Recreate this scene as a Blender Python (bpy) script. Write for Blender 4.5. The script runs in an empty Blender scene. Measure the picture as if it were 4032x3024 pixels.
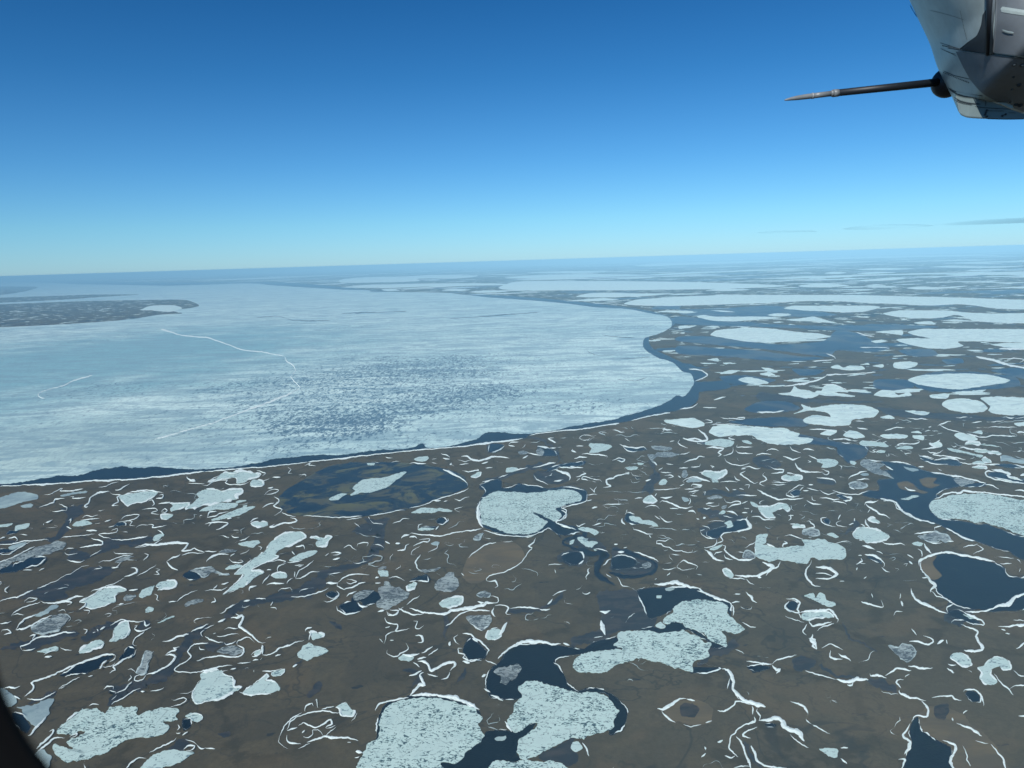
import bpy, bmesh, math, random
import numpy as np
from mathutils import Vector, Matrix
from mathutils.geometry import tessellate_polygon

SC = bpy.context.scene
COL = SC.collection
rnd = random.Random(11)

# ------------------------------------------------------------------ camera
F = 3028.0; CX, CY = 2016.0, 1512.0; ALT = 1000.0; RG = 200000.0
EYE0, EYES = 1026.0, -0.03075            # where the level of the eye lies in the photograph: 1026 + slope * (x - CX)
def ray(x, y):
    return Vector(((x - CX) / F, -(y - CY) / F, -1.0))
def eyey(x): return EYE0 + EYES * (x - CX)
UP = ray(4032, eyey(4032)).cross(ray(0, eyey(0))).normalized()
if UP.y < 0: UP = -UP
FW = Vector((0, 0, -1)); FW = (FW - UP * FW.dot(UP)).normalized()
RT = FW.cross(UP)
ROT = Matrix((RT, FW, UP))              # camera axes -> world axes
CAM = Vector((0, 0, ALT))
cd = bpy.data.cameras.new('camera'); cam = bpy.data.objects.new('camera', cd); COL.objects.link(cam)
cam.matrix_world = Matrix.Translation(CAM) @ ROT.to_4x4()
cd.sensor_width = 36.0; cd.lens = 36.0 * F / 4032.0
cd.clip_start = 0.02; cd.clip_end = 300000.0
cd.dof.use_dof = True; cd.dof.focus_distance = 500.0; cd.dof.aperture_fstop = 7.4
SC.camera = cam

# ------------------------------------------------------------------ sky, sun, exposure
SUN_EL, SUN_AZ = math.radians(38), math.radians(206)     # azimuth clockwise from +Y (straight ahead): behind, to the left
SKY_TINT = [(0.0, (.46, .79, 1.22)), (1.0, (.10, .45, .75)), (.05, (.41, .79, 1.10)), (.12, (.29, .69, 1.02)), (.22, (.165, .56, .88)), (.32, (.10, .465, .78))]
w = bpy.data.worlds.new('World'); SC.world = w; w.use_nodes = True
nt = w.node_tree; bg = nt.nodes['Background']
sky = nt.nodes.new('ShaderNodeTexSky'); sky.sky_type = 'NISHITA'; sky.sun_disc = False
sky.sun_elevation = SUN_EL; sky.sun_rotation = SUN_AZ; sky.altitude = 1000; sky.air_density = 1.0; sky.dust_density = 0.3; sky.ozone_density = 2.5

tc = nt.nodes.new('ShaderNodeTexCoord'); sx = nt.nodes.new('ShaderNodeSeparateXYZ'); nt.links.new(tc.outputs['Generated'], sx.inputs[0])
rp = nt.nodes.new('ShaderNodeValToRGB'); nt.links.new(sx.outputs['Z'], rp.inputs[0])
for i, (pos, c) in enumerate(SKY_TINT):                  # the air's own deep cold blue: less red the higher one looks
    e = rp.color_ramp.elements[i] if i < 2 else rp.color_ramp.elements.new(pos)
    e.position = pos; e.color = (*c, 1)
sm = nt.nodes.new('ShaderNodeMix'); sm.data_type = 'RGBA'; sm.blend_type = 'MULTIPLY'; sm.inputs[0].default_value = 1.0; sm.clamp_result = False
nt.links.new(sky.outputs[0], sm.inputs[6]); nt.links.new(rp.outputs[0], sm.inputs[7]); nt.links.new(sm.outputs[2], bg.inputs[0])
bg.inputs[1].default_value = 0.10
sl = bpy.data.lights.new('sun', 'SUN'); sl.energy = 4.5; sl.angle = math.radians(0.5); sl.color = (1.0, 0.96, 0.90)
so = bpy.data.objects.new('sun', sl); COL.objects.link(so)
sdir = Vector((math.sin(SUN_AZ) * math.cos(SUN_EL), math.cos(SUN_AZ) * math.cos(SUN_EL), math.sin(SUN_EL)))
so.rotation_euler = sdir.to_track_quat('Z', 'Y').to_euler(); so.location = (0, 0, 1400)
SC.view_settings.view_transform = 'Standard'; SC.view_settings.look = 'None'
SC.view_settings.exposure = 0.0; SC.view_settings.gamma = 1.0; SC.view_settings.use_curve_mapping = False
SC.render.engine = 'CYCLES'; SC.cycles.volume_bounces = 0; SC.cycles.max_bounces = 6

# ------------------------------------------------------------------ helpers
def ground(x, y, z=0.0):
    """pixel of the photograph -> the place on the plain (height z) that it shows"""
    d = ROT @ ray(x, y)
    if d.z > -0.0052: d.z = -0.0052
    t = (z - ALT) / d.z
    return Vector((d.x * t, d.y * t, z))
def tag(o, label=None, cat=None, group=None, kind=None):
    if label: o['label'] = label
    if cat: o['category'] = cat
    if group: o['group'] = group
    if kind: o['kind'] = kind
    return o
def link(name, verts, faces, mat, parent=None, smooth=False, centre=True):
    c = Vector((0, 0, 0))
    if centre and parent is None and verts:
        c = sum(verts, Vector((0, 0, 0))) / len(verts); c.z = 0 if c.z < 100 else c.z
    if parent is not None and centre: c = Vector(parent.location)
    me = bpy.data.meshes.new(name)
    me.from_pydata([tuple(v - c) for v in verts], [], faces); me.update()
    o = bpy.data.objects.new(name, me); COL.objects.link(o); o.location = c if parent is None else (0, 0, 0)
    if parent is not None: o.parent = parent
    me.materials.append(mat)
    if smooth:
        for p in me.polygons: p.use_smooth = True
    return o

class Mat:
    """small builder for procedural materials"""
    def __init__(s, name, rough=0.8, spec=0.3):
        s.m = bpy.data.materials.new(name); s.m.use_nodes = True
        s.t = s.m.node_tree; s.b = s.t.nodes['Principled BSDF']
        s.b.inputs['Roughness'].default_value = rough; s.b.inputs['Specular IOR Level'].default_value = spec
        s.pos = s.t.nodes.new('ShaderNodeNewGeometry').outputs['Position']
    def lk(s, a, b): s.t.links.new(a, b)
    def mapping(s, scale, loc=(0, 0, 0), rot=0.0):
        n = s.t.nodes.new('ShaderNodeMapping'); n.vector_type = 'POINT'
        n.inputs['Scale'].default_value = scale; n.inputs['Rotation'].default_value = (0, 0, rot); n.inputs['Location'].default_value = loc
        s.lk(s.pos, n.inputs['Vector']); return n.outputs[0]
    def noise(s, scale, detail=4, rough=0.55, vec=None, dist=0.0):
        n = s.t.nodes.new('ShaderNodeTexNoise'); n.inputs['Scale'].default_value = scale
        n.inputs['Detail'].default_value = detail; n.inputs['Roughness'].default_value = rough; n.inputs['Distortion'].default_value = dist
        s.lk(vec if vec is not None else s.pos, n.inputs['Vector']); return n.outputs[0]
    def voronoi(s, scale, vec=None, feature='F1'):
        n = s.t.nodes.new('ShaderNodeTexVoronoi'); n.feature = feature; n.inputs['Scale'].default_value = scale
        s.lk(vec if vec is not None else s.pos, n.inputs['Vector']); return n.outputs['Distance']
    def rng(s, v, a, b, c=0.0, d=1.0, smooth=True):
        n = s.t.nodes.new('ShaderNodeMapRange'); n.interpolation_type = 'SMOOTHSTEP' if smooth else 'LINEAR'
        for k, x in zip(('From Min', 'From Max', 'To Min', 'To Max'), (a, b, c, d)): n.inputs[k].default_value = x
        s.lk(v, n.inputs[0]); return n.outputs[0]
    def math(s, op, a, b):
        n = s.t.nodes.new('ShaderNodeMath'); n.operation = op
        for i, x in enumerate((a, b)):
            if isinstance(x, (int, float)): n.inputs[i].default_value = x
            else: s.lk(x, n.inputs[i])
        return n.outputs[0]
    def mix(s, f, a, b):
        n = s.t.nodes.new('ShaderNodeMix'); n.data_type = 'RGBA'
        if isinstance(f, (int, float)): n.inputs[0].default_value = f
        else: s.lk(f, n.inputs[0])
        for i, x in ((6, a), (7, b)):
            if isinstance(x, tuple): n.inputs[i].default_value = (*x, 1)
            else: s.lk(x, n.inputs[i])
        return n.outputs[2]
    def color(s, c):
        if isinstance(c, tuple): s.b.inputs['Base Color'].default_value = (*c, 1)
        else: s.lk(c, s.b.inputs['Base Color'])
    def bump(s, h, dist, strength=1.0):
        n = s.t.nodes.new('ShaderNodeBump'); n.inputs['Distance'].default_value = dist; n.inputs['Strength'].default_value = strength
        s.lk(h, n.inputs['Height']); s.lk(n.outputs[0], s.b.inputs['Normal'])
    def ellipse(s, px, py, rx, ry, soft=0.5):
        """1 inside an ellipse on the plain centred where the photograph shows (px, py)"""
        c = ground(px, py); ex = (ground(px + rx, py) - ground(px - rx, py)).length / 2
        ey = (ground(px, py - ry) - ground(px, py + ry)).length / 2
        c = (ground(px, py - ry) + ground(px, py + ry)) / 2
        n = s.t.nodes.new('ShaderNodeVectorMath'); n.operation = 'SUBTRACT'; s.lk(s.pos, n.inputs[0]); n.inputs[1].default_value = (c.x, c.y, 0)
        q = s.t.nodes.new('ShaderNodeMapping'); q.inputs['Scale'].default_value = (1 / ex, 1 / ey, 0); s.lk(n.outputs[0], q.inputs[0])
        l = s.t.nodes.new('ShaderNodeVectorMath'); l.operation = 'LENGTH'; s.lk(q.outputs[0], l.inputs[0])
        d = s.math('ADD', l.outputs['Value'], s.rng(s.noise(1 / 700.0, 4), 0.25, 0.75, -0.45, 0.45, False))
        return s.rng(d, 1 - soft, 1 + soft, 1, 0)

# ------------------------------------------------------------------ materials of the plain
def tundra_material(name, c1, c2, c3):
    m = Mat(name, 0.95, 0.15)
    big = m.noise(1 / 900.0, 5, 0.6); mid = m.noise(1 / 110.0, 6, 0.65, dist=0.6); fine = m.noise(1 / 14.0, 4, 0.7)
    c = m.mix(m.rng(big, 0.35, 0.65), c1, c2)
    c = m.mix(m.rng(mid, 0.42, 0.68, 0, 0.8), c, c3)
    vein = m.voronoi(1 / 260.0, m.mix(0.12, m.pos, m.noise(1 / 120.0, 4)) if False else m.mapping((1, 0.8, 1), rot=0.5), 'DISTANCE_TO_EDGE')
    wob = m.math('ADD', vein, m.rng(m.noise(1 / 55.0, 5, 0.7), 0.2, 0.8, -0.12, 0.12, False))
    patch = m.rng(m.noise(1 / 420.0, 3), 0.42, 0.56)
    c = m.mix(m.math('MULTIPLY', m.rng(wob, 0.0, 0.07, 0.8, 0.0), patch), c, tuple(x * 0.5 for x in c1))
    c = m.mix(m.rng(fine, 0.35, 0.7, 0, 0.35), c, tuple(x * 0.55 for x in c1))
    pool = m.noise(1 / 38.0, 3, 0.5, m.mapping((0.55, 1.2, 1), rot=-0.3))
    c = m.mix(m.math('MULTIPLY', m.rng(pool, 0.69, 0.73), m.rng(m.noise(1 / 600.0, 2), 0.45, 0.55)), c, (0.012, 0.018, 0.026))
    bas = m.noise(1 / 330.0, 4, 0.5, m.mapping((1, 0.9, 1), loc=(310, 90, 0)), 0.4)
    c = m.mix(m.rng(bas, 0.555, 0.60, 0, 0.4), c, (0.128, 0.094, 0.050)); c = m.mix(m.rng(bas, 0.40, 0.44, 0.34, 0), c, (0.042, 0.038, 0.028))
    for sc_, wd_, st_ in ((290.0, 0.014, 0.6), (105.0, 0.016, 0.35)):
        ch = m.math('ABSOLUTE', m.math('SUBTRACT', m.noise(1 / sc_, 4, 0.55, m.mapping((1, 1, 1), loc=(sc_ * 3, 0, 0)), 0.7), 0.5), 0)
        c = m.mix(m.math('MULTIPLY', m.rng(ch, 0.0, wd_, st_, 0.0), m.rng(m.noise(1 / 500.0, 2, 0.5, m.mapping((1, 1, 1), loc=(sc_, 77, 0))), 0.40, 0.52)), c, (0.024, 0.026, 0.024))
    c = m.mix(m.rng(m.noise(1 / 6.0, 3, 0.7), 0.3, 0.7, 0.0, 0.22), c, (0.03, 0.03, 0.022))
    # far out, where single ponds are no longer built, the plain is speckled with ice-covered and open ponds
    sxyz = m.t.nodes.new('ShaderNodeSeparateXYZ'); m.lk(m.pos, sxyz.inputs[0]); fary = m.rng(sxyz.outputs['Y'], 6500, 11000)
    pw = m.noise(1 / 420.0, 5, 0.6, m.mapping((1, 0.8, 1), loc=(900, 40, 0)), 0.5); pi_ = m.noise(1 / 260.0, 4, 0.58, m.mapping((1, 0.8, 1), loc=(0, 700, 0)), 0.4); pj = m.noise(1 / 900.0, 4, 0.6, m.mapping((1, 0.8, 1), loc=(50, 0, 0)))
    c = m.mix(m.math('MULTIPLY', fary, m.rng(pw, 0.56, 0.58, 0, 0.9)), c, (0.004, 0.013, 0.030))
    c = m.mix(m.math('MULTIPLY', fary, m.rng(m.math('ADD', pi_, m.rng(pj, 0.3, 0.7, -0.05, 0.05, False)), 0.60, 0.615)), c, (0.62, 0.76, 0.70))
    m.color(c); m.bump(mid, 4.0, 0.5)
    return m.m
TUNDRA = tundra_material('tundra', (0.085, 0.071, 0.042), (0.069, 0.060, 0.038), (0.106, 0.086, 0.049))
def flat_bog(name, a, b, sc, amount=(0.4, 0.6), rough=0.7):
    m = Mat(name, rough, 0.3)
    n = m.noise(1 / sc, 6, 0.65, m.mapping((0.6, 1.3, 1)), 0.5)
    m.color(m.mix(m.rng(n, *amount), a, b)); m.bump(n, 1.5, 0.3); return m.m
BOG = flat_bog('wet_bog', (0.020, 0.025, 0.030), (0.050, 0.046, 0.042), 60.0, (0.42, 0.66))
BROWN = flat_bog('dry_pond_bed', (0.135, 0.102, 0.052), (0.088, 0.072, 0.044), 120.0, (0.35, 0.65), 0.9)
PEAT = flat_bog('dark_peat', (0.018, 0.018, 0.018), (0.045, 0.036, 0.028), 30.0)
m = Mat('water', 0.32, 0.10); m.color(m.mix(m.rng(m.noise(1 / 90.0, 4), 0.4, 0.7), (0.0006, 0.0032, 0.010), m.mix(m.rng(m.noise(1 / 45.0, 6, 0.7, None, 0.8), 0.58, 0.68), (0.001, 0.005, 0.012), (0.016, 0.018, 0.017))))
m.bump(m.noise(1 / 5.0, 3), 0.6, 0.7); WATER = m.m
m = Mat('flooded_flats', 0.34, 0.2)
fn = m.noise(1 / 330.0, 8, 0.66, m.mapping((0.7, 0.5, 1), rot=0.2), 0.8)
m.color(m.mix(m.rng(fn, 0.49, 0.56), (0.002, 0.008, 0.020), (0.060, 0.055, 0.040))); FLATS = m.m
m = Mat('marsh_water', 0.4, 0.15)
mn = m.noise(1 / 120.0, 9, 0.70, m.mapping((0.6, 0.8, 1), rot=-0.15), 1.2)
mc = m.mix(m.rng(m.noise(1 / 200.0, 4), 0.4, 0.6), (0.105, 0.098, 0.032), (0.075, 0.068, 0.036))
m.color(m.mix(m.rng(mn, 0.485, 0.59), (0.003, 0.012, 0.026), mc)); MARSH = m.m

def ice_material(name, white, pit, cell, cut, grey=None, streak=0.0, bump=0.5):
    m = Mat(name, 0.55, 0.35)
    v = m.mapping((0.75, 1.15, 1), rot=0.35)
    n = m.noise(1 / cell, 3, 0.6, v, 1.2); n2 = m.noise(1 / (cell * 0.4), 3, 0.6, v, 0.6)
    big = m.noise(1 / 95.0, 5, 0.62)
    lim = m.math('ADD', m.rng(big, 0.3, 0.7, -0.09, 0.09, False), m.math('ADD', n, m.rng(n2, 0.2, 0.8, -0.06, 0.06, False)))
    c = white
    if grey: c = m.mix(m.rng(m.noise(1 / 60.0, 5, 0.65), 0.38, 0.66), white, grey)
    else:
        c = m.mix(m.rng(m.noise(1 / 40.0, 5, 0.68, None, 0.6), 0.52, 0.68, 0, 0.4), white, tuple(x * q for x, q in zip(white, (0.55, 0.66, 0.70))))
        white = c; wt = (0.48, 0.62, 0.57)
        c = m.mix(m.rng(big, 0.35, 0.72, 0, 0.7), white, wt)
    crk = m.voronoi(1 / 75.0, m.mapping((1, 1, 1), rot=0.7), 'DISTANCE_TO_EDGE')
    c = m.mix(m.math('MULTIPLY', m.rng(m.math('ADD', crk, m.rng(n2, 0.2, 0.8, -0.03, 0.03, False)), 0.0, 0.022, 0.5, 0.0), m.rng(big, 0.5, 0.6)), c, pit)
    m.color(m.mix(m.rng(lim, cut - 0.045, cut + 0.03, 1, 0), c, pit)); m.bump(n, bump, 0.6); return m.m
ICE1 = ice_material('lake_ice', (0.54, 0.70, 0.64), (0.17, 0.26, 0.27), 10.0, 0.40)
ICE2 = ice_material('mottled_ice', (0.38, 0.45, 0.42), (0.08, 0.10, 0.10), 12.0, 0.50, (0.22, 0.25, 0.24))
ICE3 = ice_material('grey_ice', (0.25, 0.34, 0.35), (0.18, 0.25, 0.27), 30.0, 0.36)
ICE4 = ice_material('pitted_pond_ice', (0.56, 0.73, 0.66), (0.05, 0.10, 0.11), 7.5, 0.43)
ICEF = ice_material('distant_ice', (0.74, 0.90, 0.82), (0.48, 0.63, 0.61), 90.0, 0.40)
m = Mat('snow', 0.6, 0.3); m.color(m.mix(m.rng(m.noise(1 / 9.0, 4), 0.35, 0.7), (0.82, 0.92, 0.87), (0.66, 0.77, 0.72))); m.bump(m.noise(1 / 4.0, 4), 0.3, 0.6); SNOW = m.m
m = Mat('old_snow', 0.6, 0.3); m.color(m.mix(m.rng(m.noise(1 / 12.0, 5), 0.35, 0.65), (0.52, 0.62, 0.59), (0.30, 0.38, 0.37))); RIM = m.m

# the ice of the vast lake: white, blue-grey where melt water stands on it, dark grain where it rots
m = Mat('vast_lake_ice', 0.5, 0.35)
cen = m.ellipse(1500, 1570, 700, 165, 0.6); cen2 = m.ellipse(1300, 1680, 330, 55, 0.5); cen3 = m.ellipse(2150, 1610, 420, 40, 0.6)
blu = m.ellipse(480, 1440, 720, 130, 0.6); lowl = m.ellipse(350, 1760, 520, 90, 0.7)
n40 = m.noise(1 / 40.0, 5, 0.65, m.mapping((1.15, 0.5, 1), rot=0.2), 0.9)
n18 = m.noise(1 / 17.0, 4, 0.6, m.mapping((1.1, 0.5, 1), rot=-0.3), 0.6)
nst = m.noise(1 / 900.0, 6, 0.62, m.mapping((0.25, 1.1, 1), rot=0.08), 0.5)
white = m.mix(m.rng(nst, 0.35, 0.65), (0.76, 0.95, 0.86), (0.56, 0.76, 0.71))
white = m.mix(m.math('MULTIPLY', blu, 0.85), white, (0.22, 0.47, 0.50))
white = m.mix(m.math('MULTIPLY', lowl, 0.6), white, m.mix(m.rng(nst, 0.4, 0.6), (0.52, 0.68, 0.60), (0.35, 0.49, 0.47)))
wide = m.math('MULTIPLY', m.rng(m.noise(1 / 1500.0, 5, 0.6, m.mapping((1.1, 0.42, 1), loc=(300, 0, 0))), 0.48, 0.68), 0.5)
amt = m.math('MAXIMUM', m.math('MAXIMUM', wide, m.math('MULTIPLY', cen, 0.85)), m.math('MAXIMUM', cen2, m.math('MULTIPLY', cen3, 0.55)))
thr = m.math('ADD', m.math('MULTIPLY', amt, 0.17), m.math('ADD', 0.345, m.math('MULTIPLY', m.math('SUBTRACT', nst, 0.5), 0.25)))
mixn = m.math('ADD', m.math('MULTIPLY', n40, 0.6), m.math('MULTIPLY', n18, 0.4))
dk = m.rng(m.math('SUBTRACT', mixn, thr), -0.05, 0.05, 1, 0)
grain = m.rng(mixn, 0.40, 0.56, 0.0, 1.0)
white = m.mix(grain, m.mix(0.38, white, (0.16, 0.26, 0.32)), white)
n200 = m.noise(1 / 170.0, 5, 0.7, m.mapping((0.35, 1.0, 1), rot=0.12), 1.0)
white = m.mix(m.rng(n200, 0.40, 0.58, 0.75, 0.0), white, (0.24, 0.38, 0.42))
m.color(m.mix(m.math('MULTIPLY', dk, 0.9), white, (0.07, 0.14, 0.20))); m.bump(n40, 2.0, 0.4); BIGICE = m.m

# ------------------------------------------------------------------ the plain
def disc(r, n=360):
    # rings, so that no triangle runs from the camera's feet to the horizon
    rad = [0, 800, 1600, 3200, 6400, 12800, 25600, 50000, 90000, 140000, r]; v = [Vector((0, 0, 0))]; f = []
    for k, q in enumerate(rad[1:]):
        for i in range(n): v.append(Vector((q * math.cos(2 * math.pi * i / n), q * math.sin(2 * math.pi * i / n), 0)))
    for i in range(n): f.append((0, 1 + i, 1 + (i + 1) % n))
    for k in range(len(rad) - 2):
        a = 1 + k * n; b = a + n
        for i in range(n): f.append((a + i, b + i, b + (i + 1) % n, a + (i + 1) % n))
    return v, f
v, f = disc(RG)
tag(link('tundra_ground', v, f, TUNDRA), 'flat brown tundra plain reaching to the horizon', 'ground', kind='structure')

# ------------------------------------------------------------------ outlines
def vnoise(n, wl, seed):
    r = np.random.RandomState(seed); k = max(3, int(n / wl) + 3); g = r.uniform(-1, 1, k)
    x = np.linspace(0, k - 3.001, n); i = x.astype(int); t = x - i; t = t * t * (3 - 2 * t)
    return g[i] * (1 - t) + g[i + 1] * t
def resample(p, closed, ds):
    p = [np.array(q, float) for q in p]; n = len(p); out = []
    rng_ = range(n) if closed else range(n - 1)
    for i in rng_:
        if closed: a, b, c, d = p[i - 1], p[i], p[(i + 1) % n], p[(i + 2) % n]
        else: a, b, c, d = p[max(i - 1, 0)], p[i], p[i + 1], p[min(i + 2, n - 1)]
        L = np.linalg.norm(c - b); k = max(1, int(L / ds))
        for j in range(k):
            t = j / k; t2 = t * t; t3 = t2 * t; s = 0.36
            out.append((2 * t3 - 3 * t2 + 1) * b + (t3 - 2 * t2 + t) * s * (c - a) + (-2 * t3 + 3 * t2) * c + (t3 - t2) * s * (d - b))
    if not closed: out.append(p[-1])
    return np.array(out)
def squash(x, y): return min(1.0, max(0.03, (y - eyey(x)) / 900.0))   # how strongly the plain is foreshortened there
def rough_line(p, closed, ds, amp, seed):
    q = resample(p, closed, ds); n = len(q)
    if n < 4: return q
    if closed: t = np.roll(q, -1, 0) - np.roll(q, 1, 0)
    else: t = np.gradient(q, axis=0)
    t /= np.maximum(1e-6, np.linalg.norm(t, axis=1))[:, None]
    nrm = np.stack([-t[:, 1], t[:, 0]], 1)
    a = (vnoise(n, 34 / ds, seed) * 2.4 + vnoise(n, 13 / ds, seed + 1) * 2.0 + vnoise(n, 5.5 / ds, seed + 2) * 1.7) * amp
    if closed:
        fade = np.minimum(1, np.minimum(np.arange(n), np.arange(n)[::-1]) / 4.0); a *= fade
    s = np.array([squash(*z) for z in q])
    sd = np.array([max(0.004, (z[1] - eyey(z[0])) / F) for z in q]); nrm[:, 1] *= np.clip(2.0 * sd, 0.10, 1.0); nrm[:, 0] *= np.clip(3.2 * sd, 0.55, 1.0)
    return q + nrm * a[:, None]
def ds_for(p):
    y = sum(q[1] for q in p) / len(p); x = sum(q[0] for q in p) / len(p)
    return 2.0 + 3.5 * squash(x, y)
def sheet(name, p, z, mat, depth=0.0, parent=None, amp=1.0, seed=0):
    ds = ds_for(p); q = rough_line(p, True, ds, amp, seed)
    V = [ground(x, y, z) for x, y in q]
    tr = tessellate_polygon([[Vector((u[0], u[1], 0)) for u in q]])
    F_ = []
    for t in tr:
        a, b, c = (V[i] for i in t)
        F_.append(tuple(t) if (b - a).cross(c - a).z > 0 else tuple(reversed(t)))
    n = len(V)
    if depth:
        V = V + [u - Vector((0, 0, depth)) for u in V]
        ar = sum(V[i].x * V[(i + 1) % n].y - V[(i + 1) % n].x * V[i].y for i in range(n))
        for i in range(n):
            j = (i + 1) % n; qd = (i, n + i, n + j, j)
            F_.append(qd if ar > 0 else tuple(reversed(qd)))
    return link(name, V, F_, mat, parent), q
def ribbon(p, w, z, h, seed, closed=False, gaps=0.0, amp=0.8, taper=True):
    """a low ridge of drifted snow along the pixel line p, w pixels wide: verts and faces"""
    ds = ds_for(p); q = rough_line(p, closed, ds, amp, seed); n = len(q)
    t = (np.roll(q, -1, 0) - np.roll(q, 1, 0)) if closed else np.gradient(q, axis=0)
    t /= np.maximum(1e-6, np.linalg.norm(t, axis=1))[:, None]
    nrm = np.stack([-t[:, 1], t[:, 0]], 1)
    sw = 0.55 * vnoise(n, 75 / ds, seed + 4)
    hw = w * 0.47 * np.exp(sw + 0.42 * vnoise(n, 24 / ds, seed + 5) + 0.30 * vnoise(n, 8 / ds, seed + 6))
    hw2 = w * 0.47 * np.exp(sw + 0.42 * vnoise(n, 20 / ds, seed + 7) + 0.30 * vnoise(n, 7 / ds, seed + 8))
    keep = np.ones(n, bool)
    if gaps:
        g = vnoise(n, 45 / ds, seed + 11) + 0.5 * vnoise(n, 14 / ds, seed + 12); lim = np.quantile(g, gaps)
        hw *= np.clip((g - lim) * 3, 0, 1); hw2 *= np.clip((g - lim) * 3, 0, 1); keep = g > lim - 0.02
    if taper and not closed:
        e = np.minimum(1, (np.minimum(np.arange(n), np.arange(n)[::-1]) + 0.3) / min(5.0, n / 2.5)); hw *= e; hw2 *= e
    V = []; Fc = []
    for i in range(n):
        a = q[i] + nrm[i] * max(hw[i], 0.05); b = q[i] - nrm[i] * max(hw2[i], 0.05)
        A = ground(a[0], a[1], z); B = ground(b[0], b[1], z); M_ = (A + B) / 2; W_ = (A - B).length
        V += [A, M_ + Vector((0, 0, min(h, 0.12 * W_))), B]
    for i in range(n if closed else n - 1):
        j = (i + 1) % n
        if not (True): continue
        for k in (0, 1):
            f_ = (3 * i + k, 3 * i + k + 1, 3 * j + k + 1, 3 * j + k)
            a, b, c = V[f_[0]], V[f_[1]], V[f_[2]]
            Fc.append(f_ if (b - a).cross(c - a).z > 0 else tuple(reversed(f_)))
    return V, Fc, q
HAZE = 2.4e-5
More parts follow.
